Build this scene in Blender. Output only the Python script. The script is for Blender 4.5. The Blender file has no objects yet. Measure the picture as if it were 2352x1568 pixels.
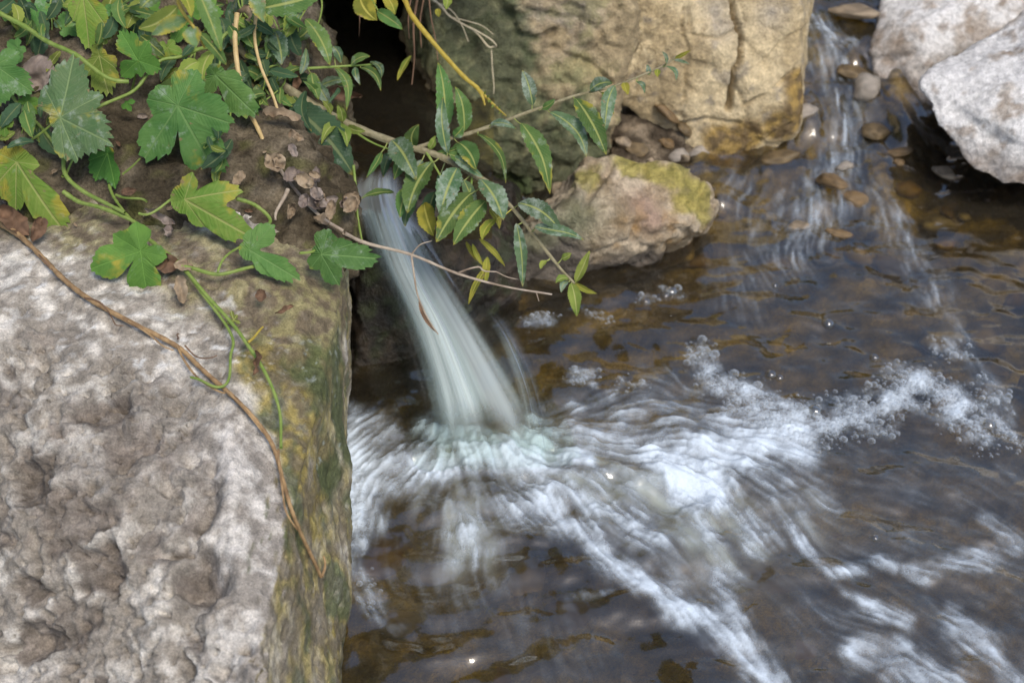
import bpy, bmesh, math, random
import numpy as np
from mathutils import Vector, Matrix
from mathutils.bvhtree import BVHTree

random.seed(7)
RNG = np.random.default_rng(7)
SC = bpy.context.scene
COL = SC.collection

# ------------------------------------------------------------------ camera
PITCH = math.radians(40.0)
CAM_Z = 0.95
FPX = 50.0 / 36.0 * 2352.0            # focal length in photo units (photo drawn 2352 x 1568)
cam_d = bpy.data.cameras.new('camera')
cam_d.lens = 50.0; cam_d.sensor_width = 36.0
cam_d.clip_start = 0.02; cam_d.clip_end = 200.0
cam_d.dof.use_dof = True
cam_d.dof.focus_distance = 1.19
cam_d.dof.aperture_fstop = 8.0
cam = bpy.data.objects.new('camera', cam_d); COL.objects.link(cam)
cam.location = (0, 0, CAM_Z)
cam.rotation_euler = (math.radians(90) - PITCH, 0, 0)
SC.camera = cam

# ------------------------------------------------------------------ sky, sun, exposure
SUN_EL = math.radians(58); SUN_AZ = math.radians(150)      # azimuth from +Y towards +X
world = bpy.data.worlds.new('World'); SC.world = world; world.use_nodes = True
wn = world.node_tree.nodes; wl = world.node_tree.links
sky = wn.new('ShaderNodeTexSky'); sky.sky_type = 'NISHITA'; sky.sun_disc = False
sky.sun_elevation = SUN_EL; sky.sun_rotation = SUN_AZ
sky.air_density = 1.0; sky.dust_density = 2.0; sky.ozone_density = 1.0
bg = wn['Background']; bg.inputs['Strength'].default_value = 0.12
wl.new(sky.outputs[0], bg.inputs[0])
sun_d = bpy.data.lights.new('sun', 'SUN'); sun_d.energy = 1.9; sun_d.angle = math.radians(24)
sun_d.color = (1.0, 0.92, 0.79)
sun = bpy.data.objects.new('sun', sun_d); COL.objects.link(sun)
sdir = Vector((math.cos(SUN_EL) * math.sin(SUN_AZ), math.cos(SUN_EL) * math.cos(SUN_AZ), math.sin(SUN_EL)))
sun.rotation_euler = sdir.to_track_quat('Z', 'Y').to_euler()
sun.location = sdir * 5
VS = SC.view_settings
SC.display_settings.display_device = 'sRGB'
VS.view_transform = 'Standard'; VS.look = 'None'; VS.gamma = 1.0; VS.use_curve_mapping = False
VS.exposure = 0.64
SC.render.engine = 'CYCLES'
SC.cycles.use_denoising = True
SC.cycles.max_bounces = 8; SC.cycles.transparent_max_bounces = 16

# ------------------------------------------------------------------ photo position -> place
cp, sp = math.cos(PITCH), math.sin(PITCH)
def U(px, py, d):
    """point seen at photo position (px,py), d metres along the view axis"""
    a = (px - 1176.0) / FPX; b = (784.0 - py) / FPX
    return Vector((d * a, d * (cp + sp * b), CAM_Z + d * (-sp + cp * b)))
def UY(px, py, y):
    b = (784.0 - py) / FPX
    return U(px, py, y / (cp + sp * b))
def UZ(px, py, z):
    b = (784.0 - py) / FPX
    return U(px, py, (CAM_Z - z) / (sp - cp * b))
CAMP = Vector((0, 0, CAM_Z))
def ray(px, py):
    return (U(px, py, 1.0) - CAMP).normalized()
SOLIDS = []
def hit(px, py, off=0.0, trees=None, default=1.3):
    best = None
    d = ray(px, py)
    for t in (trees or SOLIDS):
        h = t.ray_cast(CAMP, d)
        if h[0] is not None and (best is None or h[3] < best[3]):
            best = h
    if best is None:
        return U(px, py, default), Vector((0, -0.5, 0.85))
    n = best[1]
    if n.dot(d) > 0: n = -n
    return best[0] - d * off * 0.5 + n * off * 0.5, n

# ------------------------------------------------------------------ numpy noise
def _h(ix, iy, iz, seed):
    h = ix.astype(np.uint32) * np.uint32(374761393) + iy.astype(np.uint32) * np.uint32(668265263) + iz.astype(np.uint32) * np.uint32(2147483647) + np.uint32((seed * 144665) & 0xffffffff)
    h = (h ^ (h >> np.uint32(13))) * np.uint32(1274126177)
    h = (h ^ (h >> np.uint32(16))) * np.uint32(2246822519)
    return h ^ (h >> np.uint32(15))
def hash01(ix, iy, iz, seed):
    return _h(ix, iy, iz, seed).astype(np.float32) / np.float32(4294967295.0)
def perlin(p, seed=0):
    i = np.floor(p); f = (p - i).astype(np.float32); i = i.astype(np.int64)
    u = f * f * f * (f * (f * 6 - 15) + 10)
    out = 0.0
    res = []
    for dx in (0, 1):
        for dy in (0, 1):
            for dz in (0, 1):
                h = _h(i[:, 0] + dx, i[:, 1] + dy, i[:, 2] + dz, seed)
                gx = (h & np.uint32(1023)).astype(np.float32) * np.float32(1 / 511.5) - 1; gy = ((h >> np.uint32(10)) & np.uint32(1023)).astype(np.float32) * np.float32(1 / 511.5) - 1; gz = ((h >> np.uint32(20)) & np.uint32(1023)).astype(np.float32) * np.float32(1 / 511.5) - 1
                v = gx * (f[:, 0] - dx) + gy * (f[:, 1] - dy) + gz * (f[:, 2] - dz)
                w = (u[:, 0] if dx else 1 - u[:, 0]) * (u[:, 1] if dy else 1 - u[:, 1]) * (u[:, 2] if dz else 1 - u[:, 2])
                out = out + v * w
    return out.astype(np.float64) * 1.2
def fbm(p, octv=4, seed=0, gain=0.5, lac=2.03):
    s = 0; a = 1.0; q = p.copy()
    for o in range(octv):
        s = s + a * perlin(q, seed + o * 17); a *= gain; q = q * lac + 3.7
    return s
def ridged(p, octv=4, seed=0):
    s = 0; a = 1.0; q = p.copy()
    for o in range(octv):
        s = s + a * (1 - np.abs(perlin(q, seed + o * 13)) * 2); a *= 0.5; q = q * 2.1 + 1.3
    return s * 0.5
def worley(p, seed=0):
    i = np.floor(p).astype(np.int64); f = p - i
    F1 = np.full(len(p), 9.0); F2 = np.full(len(p), 9.0); idv = np.zeros(len(p))
    for dx in (-1, 0, 1):
        for dy in (-1, 0, 1):
            for dz in (-1, 0, 1):
                a, b, c = i[:, 0] + dx, i[:, 1] + dy, i[:, 2] + dz
                d2 = (dx + hash01(a, b, c, seed) - f[:, 0]) ** 2 + (dy + hash01(a, b, c, seed + 1) - f[:, 1]) ** 2 + (dz + hash01(a, b, c, seed + 2) - f[:, 2]) ** 2
                idn = hash01(a, b, c, seed + 3)
                m = d2 < F1
                F2 = np.where(m, F1, np.minimum(F2, d2)); idv = np.where(m, idn, idv); F1 = np.where(m, d2, F1)
    return np.sqrt(F1), np.sqrt(F2), idv
def worley2(p, seed=0):
    i = np.floor(p[:, :2]).astype(np.int64); f = p[:, :2] - i
    F1 = np.full(len(p), 9.0); F2 = np.full(len(p), 9.0); idv = np.zeros(len(p)); z0 = np.zeros(len(p), dtype=np.int64)
    for dx in (-1, 0, 1):
        for dy in (-1, 0, 1):
            a, b = i[:, 0] + dx, i[:, 1] + dy
            d2 = (dx + hash01(a, b, z0, seed) - f[:, 0]) ** 2 + (dy + hash01(a, b, z0, seed + 1) - f[:, 1]) ** 2
            idn = hash01(a, b, z0, seed + 3); m = d2 < F1
            F2 = np.where(m, F1, np.minimum(F2, d2)); idv = np.where(m, idn, idv); F1 = np.where(m, d2, F1)
    return np.sqrt(F1), np.sqrt(F2), idv
def sstep(a, b, x):
    t = np.clip((x - a) / (b - a), 0, 1); return t * t * (3 - 2 * t)
def lerp(a, b, t):
    t = np.asarray(t)[:, None]; return a * (1 - t) + b * t
def near(V, pts, r):
    """1 near any of the points, gaussian falloff r metres"""
    w = np.zeros(len(V))
    for q in pts:
        q = np.array(q)
        w = np.maximum(w, np.exp(-((V - q) ** 2).sum(1) / (r * r)))
    return w
def segdist(V, poly):
    best = np.full(len(V), 1e9)
    P = [np.array(p) for p in poly]
    for a, b in zip(P[:-1], P[1:]):
        ab = b - a; t = np.clip(((V - a) @ ab) / max(ab @ ab, 1e-12), 0, 1)
        d = np.linalg.norm(V - (a + t[:, None] * ab), axis=1); best = np.minimum(best, d)
    return best

# ------------------------------------------------------------------ objects and tags
def tag(o, label=None, cat=None, group=None, kind=None):
    if label: o['label'] = label
    if cat: o['category'] = cat
    if group: o['group'] = group
    if kind: o['kind'] = kind
    return o
def obj(name, mesh, mat=None, parent=None, loc=None):
    o = bpy.data.objects.new(name, mesh); COL.objects.link(o)
    if mat is not None and mesh is not None and len(mesh.materials) == 0: mesh.materials.append(mat)
    if parent is not None: o.parent = parent
    if loc is not None: o.location = loc
    return o
def empty(name, loc):
    o = bpy.data.objects.new(name, None); COL.objects.link(o); o.location = loc; o.empty_display_size = 0.02
    return o
def mesh_np(name, V, F, smooth=True, uv=None, attrs=None, colors=None):
    me = bpy.data.meshes.new(name)
    V = np.asarray(V, dtype=np.float32); F = np.asarray(F, dtype=np.int32)
    k = F.shape[1]
    me.vertices.add(len(V)); me.vertices.foreach_set('co', V.ravel())
    me.loops.add(F.size); me.loops.foreach_set('vertex_index', F.ravel())
    me.polygons.add(len(F)); me.polygons.foreach_set('loop_start', np.arange(len(F), dtype=np.int32) * k)
    me.polygons.foreach_set('loop_total', np.full(len(F), k, dtype=np.int32))
    if uv is not None:
        l = me.uv_layers.new(name='UVMap'); l.data.foreach_set('uv', np.asarray(uv, dtype=np.float32)[F.ravel()].ravel())
    for kx, a in (attrs or {}).items():
        at = me.attributes.new(kx, 'FLOAT', 'POINT'); at.data.foreach_set('value', np.asarray(a, dtype=np.float32))
    for kx, a in (colors or {}).items():
        at = me.attributes.new(kx, 'FLOAT_COLOR', 'POINT')
        c = np.ones((len(V), 4), dtype=np.float32); c[:, :3] = a; at.data.foreach_set('color', c.ravel())
    me.update(calc_edges=True); me.validate()
    if smooth: me.polygons.foreach_set('use_smooth', np.ones(len(me.polygons), dtype=bool))
    return me
def grid_faces(nu, nv):
    a = np.arange(nu * nv).reshape(nv, nu)
    return np.stack([a[:-1, :-1], a[:-1, 1:], a[1:, 1:], a[1:, :-1]], -1).reshape(-1, 4)

# ------------------------------------------------------------------ materials
class NT:
    def __init__(s, name):
        s.m = bpy.data.materials.new(name); s.m.use_nodes = True
        s.t = s.m.node_tree; s.t.nodes.clear()
        s.out = s.t.nodes.new('ShaderNodeOutputMaterial')
    def n(s, typ, **kw):
        x = s.t.nodes.new('ShaderNode' + typ)
        for k, v in kw.items():
            if k.startswith('i_'):
                key = k[2:]; key = int(key) if key.isdigit() else key.replace('_', ' ')
                s.set(x.inputs[key], v)
            else: setattr(x, k, v)
        return x
    def set(s, inp, v):
        if isinstance(v, bpy.types.NodeSocket): s.t.links.new(v, inp)
        elif isinstance(v, tuple) and len(v) == 3 and inp.type == 'RGBA': inp.default_value = (*v, 1)
        else: inp.default_value = v
    def noise(s, scale, detail=4, rough=0.55, vec=None, w=None, dist=0.0):
        x = s.n('TexNoise', noise_dimensions='4D' if w is not None else '3D')
        x.inputs['Scale'].default_value = scale; x.inputs['Detail'].default_value = detail
        x.inputs['Roughness'].default_value = rough; x.inputs['Distortion'].default_value = dist
        if vec is not None: s.set(x.inputs['Vector'], vec)
        if w is not None: s.set(x.inputs['W'], w)
        return x.outputs['Fac']
    def math(s, op, a, b=0.0, c=0.0, clamp=False):
        x = s.n('Math', operation=op, use_clamp=clamp)
        s.set(x.inputs[0], a); s.set(x.inputs[1], b); s.set(x.inputs[2], c); return x.outputs[0]
    def ramp(s, v, a, b, lo=0.0, hi=1.0):
        x = s.n('MapRange', interpolation_type='SMOOTHSTEP')
        s.set(x.inputs['Value'], v); s.set(x.inputs['From Min'], a); s.set(x.inputs['From Max'], b)
        s.set(x.inputs['To Min'], lo); s.set(x.inputs['To Max'], hi); return x.outputs['Result']
    def mix(s, f, a, b, mode='MIX'):
        x = s.n('Mix', data_type='RGBA', blend_type=mode)
        s.set(x.inputs['Factor'], f); s.set(x.inputs['A'], a) if False else None
        ia = [i for i in x.inputs if i.type == 'RGBA'][0]; ib = [i for i in x.inputs if i.type == 'RGBA'][1]
        fi = [i for i in x.inputs if i.type == 'VALUE'][0]
        s.set(fi, f); s.set(ia, a); s.set(ib, b)
        return [o for o in x.outputs if o.type == 'RGBA'][0]
    def attr(s, name):
        return s.n('Attribute', attribute_name=name)
    def bump(s, h, strength=0.5, dist=0.002, normal=None):
        x = s.n('Bump'); x.inputs['Strength'].default_value = strength; x.inputs['Distance'].default_value = dist
        s.set(x.inputs['Height'], h)
        if normal is not None: s.set(x.inputs['Normal'], normal)
        return x.outputs['Normal']
    def pos(s): return s.n('NewGeometry').outputs['Position']
    def objco(s): return s.n('TexCoord').outputs['Object']
    def surf(s, x): s.t.links.new(x, s.out.inputs['Surface']); return s.m

def mat_rock(name, rough=0.85, fine=0.35, spec=0.3, scale=1.0, bump=0.6):
    """albedo from the rock's own mineral and moss colours (attribute), with fine grain"""
    k = NT(name); P = k.objco()
    c = k.attr('tint').outputs['Color']
    wet = k.attr('wet').outputs['Fac']
    n1 = k.noise(420 * scale, 5, 0.65, P); n2 = k.noise(95 * scale, 6, 0.6, P); n3 = k.noise(1400 * scale, 3, 0.6, P)
    f = k.math('MULTIPLY_ADD', k.ramp(n1, 0.3, 0.72), fine, 1.0 - fine * 0.55)
    f2 = k.math('MULTIPLY_ADD', k.ramp(n2, 0.3, 0.7), fine, 1.0 - fine * 0.5)
    f3 = k.math('MULTIPLY', f, f2)
    spk = k.ramp(n3, 0.62, 0.72)
    f4 = k.math('MULTIPLY', f3, k.math('MULTIPLY_ADD', spk, -0.35, 1.0))
    cc = k.n('VectorMath', operation='SCALE'); k.set(cc.inputs[0], c); k.set(cc.inputs['Scale'], f4)
    hgt = k.math('ADD', k.math('MULTIPLY', n2, 1.6), k.math('ADD', k.math('MULTIPLY', n1, 0.7), k.math('MULTIPLY', n3, 0.2)))
    nb = k.bump(hgt, bump, 0.0035 / scale)
    b = k.n('BsdfPrincipled'); k.set(b.inputs['Base Color'], cc.outputs[0])
    r = k.math('MULTIPLY_ADD', wet, -(rough - 0.22), rough)
    k.set(b.inputs['Roughness'], r); b.inputs['Specular IOR Level'].default_value = spec
    k.set(b.inputs['Normal'], nb)
    return k.surf(b.outputs[0])

def mat_simple(name, col, col2, scale=200, rough=0.7, bump=0.3, spec=0.3, transl=0.0):
    k = NT(name); P = k.objco()
    w = k.math('MULTIPLY', k.n('ObjectInfo').outputs['Random'], 20.0)
    n = k.noise(scale, 5, 0.6, P, w=w)
    c = k.mix(k.ramp(n, 0.3, 0.7), col, col2)
    b = k.n('BsdfPrincipled'); k.set(b.inputs['Base Color'], c); b.inputs['Roughness'].default_value = rough
    b.inputs['Specular IOR Level'].default_value = spec
    k.set(b.inputs['Normal'], k.bump(n, bump, 0.002))
    if transl > 0:
        t = k.n('BsdfTranslucent'); k.set(t.inputs['Color'], c)
        m = k.n('MixShader'); m.inputs[0].default_value = transl
        k.t.links.new(b.outputs[0], m.inputs[1]); k.t.links.new(t.outputs[0], m.inputs[2])
        return k.surf(m.outputs[0])
    return k.surf(b.outputs[0])

def mat_leaf(name, c1, c2, rib=(0.35, 0.38, 0.12), mild=0.0, yel=0.0, brown=0.0, rough=0.58, palm=False, transl=0.25):
    k = NT(name); P = k.objco()
    rnd = k.n('ObjectInfo').outputs['Random']; w = k.math('MULTIPLY', rnd, 37.0)
    uv = k.n('SeparateXYZ'); k.set(uv.inputs[0], k.n('UVMap', uv_map='UVMap').outputs[0])
    u = k.math('ABSOLUTE', k.math('SUBTRACT', uv.outputs[0], 0.5)); v = uv.outputs[1]
    n1 = k.noise(60, 5, 0.6, P, w=w); n2 = k.noise(260, 4, 0.65, P, w=w)
    c = k.mix(k.ramp(n1, 0.3, 0.7), c1, c2)
    hv = k.n('HueSaturation'); hv.inputs['Saturation'].default_value = 1.0
    k.set(hv.inputs['Value'], k.math('MULTIPLY_ADD', rnd, 0.55, 0.72)); k.set(hv.inputs['Color'], c)
    k.set(hv.inputs['Hue'], k.math('MULTIPLY_ADD', k.math('FRACT', k.math('MULTIPLY', rnd, 7.3)), 0.03, 0.485)); c = hv.outputs[0]
    if yel > 0:
        ym = k.ramp(k.math('ADD', k.noise(35, 3, 0.6, P, w=k.math('ADD', w, 5.0)), k.math('MULTIPLY', u, 0.25)), 0.66 - yel * 0.3, 0.78 - yel * 0.3)
        c = k.mix(ym, c, (0.33, 0.30, 0.045))
    if mild > 0:
        mm = k.math('MULTIPLY', k.ramp(k.noise(75, 6, 0.7, P, w=k.math('ADD', w, 9.0)), 0.62 - mild * 0.22, 0.80 - mild * 0.2), k.ramp(n2, 0.25, 0.6))
        c = k.mix(k.math('MULTIPLY', mm, 0.62), c, (0.42, 0.48, 0.42))
    # veins
    if palm:
        vd = k.math('ADD', v, k.math('MULTIPLY', k.math('SUBTRACT', n1, 0.5), 0.16))
        lat = k.math('SINE', k.math('MULTIPLY', k.math('SUBTRACT', vd, k.math('MULTIPLY', u, 0.9)), 50.0))
        main = k.ramp(u, 0.018, 0.006)
    else:
        lat = k.math('SINE', k.math('MULTIPLY', k.math('SUBTRACT', v, k.math('MULTIPLY', u, 0.45)), 95.0))
        main = k.ramp(u, 0.075, 0.03)
    latm = k.ramp(lat, 0.72, 1.0)
    c = k.mix(k.math('MULTIPLY', latm, 0.13), c, rib)
    c = k.mix(k.math('MULTIPLY', main, 0.8), c, rib)
    if brown > 0:
        bm = k.ramp(k.math('ADD', k.noise(110, 5, 0.65, P, w=k.math('ADD', w, 3.0)), k.math('MULTIPLY', u, 0.2 if palm else 0.12)), 0.72 - brown * 0.2, 0.79 - brown * 0.2)
        c = k.mix(k.math('MULTIPLY', bm, 0.85), c, (0.26, 0.19, 0.10))
    if not palm:
        tm = k.ramp(v, 0.93, 1.0); c = k.mix(k.math('MULTIPLY', tm, 0.6), c, (0.4, 0.32, 0.05))
    hgt = k.math('ADD', k.math('MULTIPLY', k.math('ABSOLUTE', lat), -0.22 if palm else -0.2), k.math('ADD', k.math('MULTIPLY', main, -0.7), k.math('MULTIPLY', n2, 0.5)))
    nb = k.bump(hgt, 0.55, 0.0012)
    b = k.n('BsdfPrincipled'); k.set(b.inputs['Base Color'], c); k.set(b.inputs['Normal'], nb)
    k.set(b.inputs['Roughness'], k.math('MULTIPLY_ADD', n2, 0.3, rough - 0.1)); b.inputs['Specular IOR Level'].default_value = 0.22
    t = k.n('BsdfTranslucent'); k.set(t.inputs['Color'], c); k.set(t.inputs['Normal'], nb)
    m = k.n('MixShader'); m.inputs[0].default_value = transl
    k.t.links.new(b.outputs[0], m.inputs[1]); k.t.links.new(t.outputs[0], m.inputs[2])
    return k.surf(m.outputs[0])

def mat_water():
    k = NT('stream_water'); P = k.pos()
    turb = k.attr('turbid').outputs['Fac']
    mp = k.n('Mapping'); k.set(mp.inputs['Vector'], P); mp.inputs['Scale'].default_value = (1, 1, 1)
    n1 = k.noise(60, 3, 0.5, mp.outputs[0]); n2 = k.noise(210, 3, 0.5, mp.outputs[0])
    nb = k.bump(k.math('ADD', n1, k.math('MULTIPLY', n2, 0.2)), 0.10, 0.004)
    fr = k.n('Fresnel'); fr.inputs['IOR'].default_value = 2.0; k.set(fr.inputs['Normal'], nb)
    tr = k.n('BsdfTransparent'); tr.inputs['Color'].default_value = (0.83, 0.74, 0.43, 1)
    df = k.n('BsdfDiffuse'); k.set(df.inputs['Normal'], nb)
    k.set(df.inputs['Color'], k.mix(k.ramp(turb, 0.2, 0.9), (0.20, 0.175, 0.125), (0.52, 0.56, 0.46)))
    m1 = k.n('MixShader'); k.set(m1.inputs[0], k.math('MULTIPLY_ADD', turb, 0.66, 0.07, clamp=True))
    k.t.links.new(tr.outputs[0], m1.inputs[1]); k.t.links.new(df.outputs[0], m1.inputs[2])
    gl = k.n('BsdfGlossy'); gl.inputs['Roughness'].default_value = 0.10; gl.inputs['Color'].default_value = (1, 1, 1, 1); k.set(gl.inputs['Normal'], nb)
    m2 = k.n('MixShader'); k.set(m2.inputs[0], k.math('MULTIPLY', fr.outputs[0], 1.0, clamp=True))
    k.t.links.new(m1.outputs[0], m2.inputs[1]); k.t.links.new(gl.outputs[0], m2.inputs[2])
    return k.surf(m2.outputs[0])

def mat_foam():
    k = NT('foam'); P = k.pos()
    d = k.attr('froth').outputs['Fac']
    n = k.noise(520, 4, 0.6, P); n2 = k.noise(1300, 2, 0.6, P)
    a = k.math('ADD', d, k.math('MULTIPLY', k.math('SUBTRACT', n, 0.5), k.math('MULTIPLY', d, 0.5)))
    a = k.ramp(a, 0.01, 0.95)
    nb = k.bump(k.math('ADD', n, k.math('MULTIPLY', n2, 0.5)), 0.45, 0.002)
    b = k.n('BsdfPrincipled'); b.inputs['Base Color'].default_value = (0.56, 0.64, 0.73, 1); b.inputs['Roughness'].default_value = 0.5
    b.inputs['Specular IOR Level'].default_value = 0.4; k.set(b.inputs['Normal'], nb)
    t = k.n('BsdfTransparent')
    m = k.n('MixShader'); k.set(m.inputs[0], a)
    k.t.links.new(t.outputs[0], m.inputs[1]); k.t.links.new(b.outputs[0], m.inputs[2])
    return k.surf(m.outputs[0])

def mat_fall(name, lo, hi, gain, col=(0.60, 0.70, 0.73)):
    """falling water: aerated strands along the flow (UV v), clear water between them"""
    k = NT(name)
    uvn = k.n('UVMap', uv_map='UVMap').outputs[0]
    mp = k.n('Mapping'); k.set(mp.inputs['Vector'], uvn); mp.inputs['Scale'].default_value = (6, 1.0, 1)
    mp2 = k.n('Mapping'); k.set(mp2.inputs['Vector'], uvn); mp2.inputs['Scale'].default_value = (26, 1.3, 1)
    n = k.noise(1.0, 1.6, 0.5, mp.outputs[0], dist=0.3); n2 = k.noise(1.0, 1.0, 0.5, mp2.outputs[0], dist=0.2)
    s = k.math('ADD', k.math('MULTIPLY', n, 0.78), k.math('MULTIPLY', n2, 0.22))
    dn = k.attr('froth').outputs['Fac']
    a = k.math('MULTIPLY', k.ramp(k.math('ADD', s, k.math('MULTIPLY', k.math('SUBTRACT', dn, 0.5), 0.5)), lo, hi), k.math('MULTIPLY', dn, gain), clamp=True)
    nb = k.bump(s, 0.10, 0.006)
    b = k.n('BsdfPrincipled'); b.inputs['Base Color'].default_value = (*col, 1); b.inputs['Roughness'].default_value = 0.65
    b.inputs['Specular IOR Level'].default_value = 0.15; k.set(b.inputs['Normal'], nb)
    tl = k.n('BsdfTranslucent'); tl.inputs['Color'].default_value = (*col, 1); k.set(tl.inputs['Normal'], nb)
    mb = k.n('MixShader'); mb.inputs[0].default_value = 0.35
    k.t.links.new(b.outputs[0], mb.inputs[1]); k.t.links.new(tl.outputs[0], mb.inputs[2])
    t = k.n('BsdfTransparent'); t.inputs['Color'].default_value = (0.93, 0.95, 0.93, 1)
    m = k.n('MixShader'); k.set(m.inputs[0], a)
    k.t.links.new(t.outputs[0], m.inputs[1]); k.t.links.new(mb.outputs[0], m.inputs[2])
    gl = k.n('BsdfGlossy'); gl.inputs['Roughness'].default_value = 0.5; k.set(gl.inputs['Normal'], nb)
    fr = k.n('Fresnel'); fr.inputs['IOR'].default_value = 1.33; k.set(fr.inputs['Normal'], nb)
    m2 = k.n('MixShader'); k.set(m2.inputs[0], k.math('MULTIPLY', fr.outputs[0], k.math('MULTIPLY', dn, 0.8)))
    k.t.links.new(m.outputs[0], m2.inputs[1]); k.t.links.new(gl.outputs[0], m2.inputs[2])
    return k.surf(m2.outputs[0])

M = {}
M['limestone'] = mat_rock('limestone', 0.9, 0.46, 0.12, 1.6, 1.0)
M['wetrock'] = mat_rock('wet_mossy_rock', 0.8, 0.42, 0.45, 0.8, 0.9)
M['soil'] = mat_rock('soil', 0.95, 0.55, 0.05, 0.9, 1.0)
M['pebble'] = mat_rock('pebble_stone', 0.5, 0.3, 0.4, 0.7, 0.35)
M['bed'] = mat_rock('stream_bed', 0.8, 0.5, 0.3, 0.35, 1.0)
M['water'] = mat_water(); M['foam'] = mat_foam()

# ------------------------------------------------------------------ rock builder
def hull_mesh(groups):
    bm = bmesh.new()
    for pts in groups:
        vs = [bm.verts.new(p) for p in pts]
        r = bmesh.ops.convex_hull(bm, input=vs)
        junk = [g for g in r['geom_interior'] if isinstance(g, bmesh.types.BMVert)] + [g for g in r['geom_unused'] if isinstance(g, bmesh.types.BMVert)]
        bmesh.ops.delete(bm, geom=list(set(junk)), context='VERTS')
    bmesh.ops.recalc_face_normals(bm, faces=bm.faces)
    me = bpy.data.meshes.new('hull'); bm.to_mesh(me); bm.free()
    return me
def rock(name, groups, voxel, smooth, disp, color, mat, wet=None, kind=None):
    """solid rock: union of hulls -> voxel surface -> rounded -> relief along the normal; disp(V,N), color(V,N,rel)"""
    if isinstance(groups[0], Vector): groups = [groups]
    me = hull_mesh(groups)
    o = obj(name, me)
    md = o.modifiers.new('r', 'REMESH'); md.mode = 'VOXEL'; md.voxel_size = voxel; md.adaptivity = 0
    dg = bpy.context.evaluated_depsgraph_get()
    m2 = bpy.data.meshes.new_from_object(o.evaluated_get(dg)); o.modifiers.clear()
    n = len(m2.vertices); V = np.empty(n * 3, dtype=np.float32); m2.vertices.foreach_get('co', V); V = V.reshape(-1, 3).astype(np.float64)
    E = np.empty(len(m2.edges) * 2, dtype=np.int32); m2.edges.foreach_get('vertices', E); E = E.reshape(-1, 2)
    deg = np.bincount(E.ravel(), minlength=n).astype(float)
    for _ in range(smooth):
        S = np.zeros_like(V)
        for c in range(3):
            S[:, c] = np.bincount(E[:, 0], V[E[:, 1], c], n) + np.bincount(E[:, 1], V[E[:, 0], c], n)
        V = 0.4 * V + 0.6 * S / np.maximum(deg, 1)[:, None]
    m2.vertices.foreach_set('co', V.astype(np.float32).ravel()); m2.update()
    N = np.empty(n * 3, dtype=np.float32); m2.vertices.foreach_get('normal', N); N = N.reshape(-1, 3).astype(np.float64)
    li = np.empty(len(m2.loops), dtype=np.int32); m2.loops.foreach_get('vertex_index', li)
    ls = np.empty(len(m2.polygons), dtype=np.int32); m2.polygons.foreach_get('loop_start', ls)
    polys = [q.tolist() for q in np.split(li, ls[1:])] if len(li) != 4 * len(ls) else li.reshape(-1, 4).tolist()
    base = BVHTree.FromPolygons(V.tolist(), polys)
    h = disp(V, N, base)
    if isinstance(h, tuple): h, extra = h
    else: extra = None
    V2 = V + N * h[:, None]
    m2.vertices.foreach_set('co', V2.astype(np.float32).ravel()); m2.update()
    N2 = np.empty(n * 3, dtype=np.float32); m2.vertices.foreach_get('normal', N2); N2 = N2.reshape(-1, 3).astype(np.float64)
    rgb = np.clip(color(V2, N2, h, base, extra), 0.005, 0.9)
    at = m2.attributes.new('tint', 'FLOAT_COLOR', 'POINT')
    c4 = np.ones((n, 4), dtype=np.float32); c4[:, :3] = rgb; at.data.foreach_set('color', c4.ravel())
    wt = wet(V2, N2) if wet else np.zeros(n)
    aw = m2.attributes.new('wet', 'FLOAT', 'POINT'); aw.data.foreach_set('value', wt.astype(np.float32))
    m2.polygons.foreach_set('use_smooth', np.ones(len(m2.polygons), dtype=bool))
    m2.name = name
    o.data = m2; m2.materials.clear(); m2.materials.append(mat)
    bpy.data.meshes.remove(me)
    SOLIDS.append(BVHTree.FromPolygons(V2.tolist(), polys))
    if kind: o['kind'] = kind
    return o
def hp(base, pts):
    """photo positions -> points on this rock"""
    r = []
    for px, py in pts:
        h = base.ray_cast(CAMP, ray(px, py))
        if h[0] is not None: r.append(tuple(h[0]))
    return r
C = lambda *a: np.array(a)

# ================================================================== THE SETTING
# ---- far ground all round
def build_ground():
    xs = np.concatenate([[-60, -20, -8, -4], np.linspace(-2.4, 2.6, 41), [4, 8, 20, 60]])
    ys = np.concatenate([[-60, -20, -8, -3], np.linspace(-1.2, 3.8, 41), [6, 10, 20, 60]])
    X, Y = np.meshgrid(xs, ys)
    side = np.maximum(sstep(-0.75, -1.6, X), sstep(1.1, 2.0, X)); back = sstep(2.2, 3.2, Y) * (1 - np.exp(-((X - 0.5) / 0.35) ** 2))
    P = np.stack([X.ravel() * 1.5, Y.ravel() * 1.5, X.ravel() * 0], 1)
    Z = -0.24 + 0.42 * np.maximum(side, back) + (0.06 * fbm(P, 3, 5)).reshape(X.shape) * (0.3 + np.maximum(side, back))
    V = np.stack([X.ravel(), Y.ravel(), Z.ravel()], 1)
    tint = lerp(C(0.13, 0.105, 0.07), C(0.075, 0.095, 0.035), sstep(-0.2, 0.3, fbm(P * 3, 3, 9)))
    me = mesh_np('ground', V, grid_faces(len(xs), len(ys)), colors={'tint': tint}, attrs={'wet': np.zeros(len(V))})
    tag(obj('ground', me, M['soil']), kind='structure')
build_ground()

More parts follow.
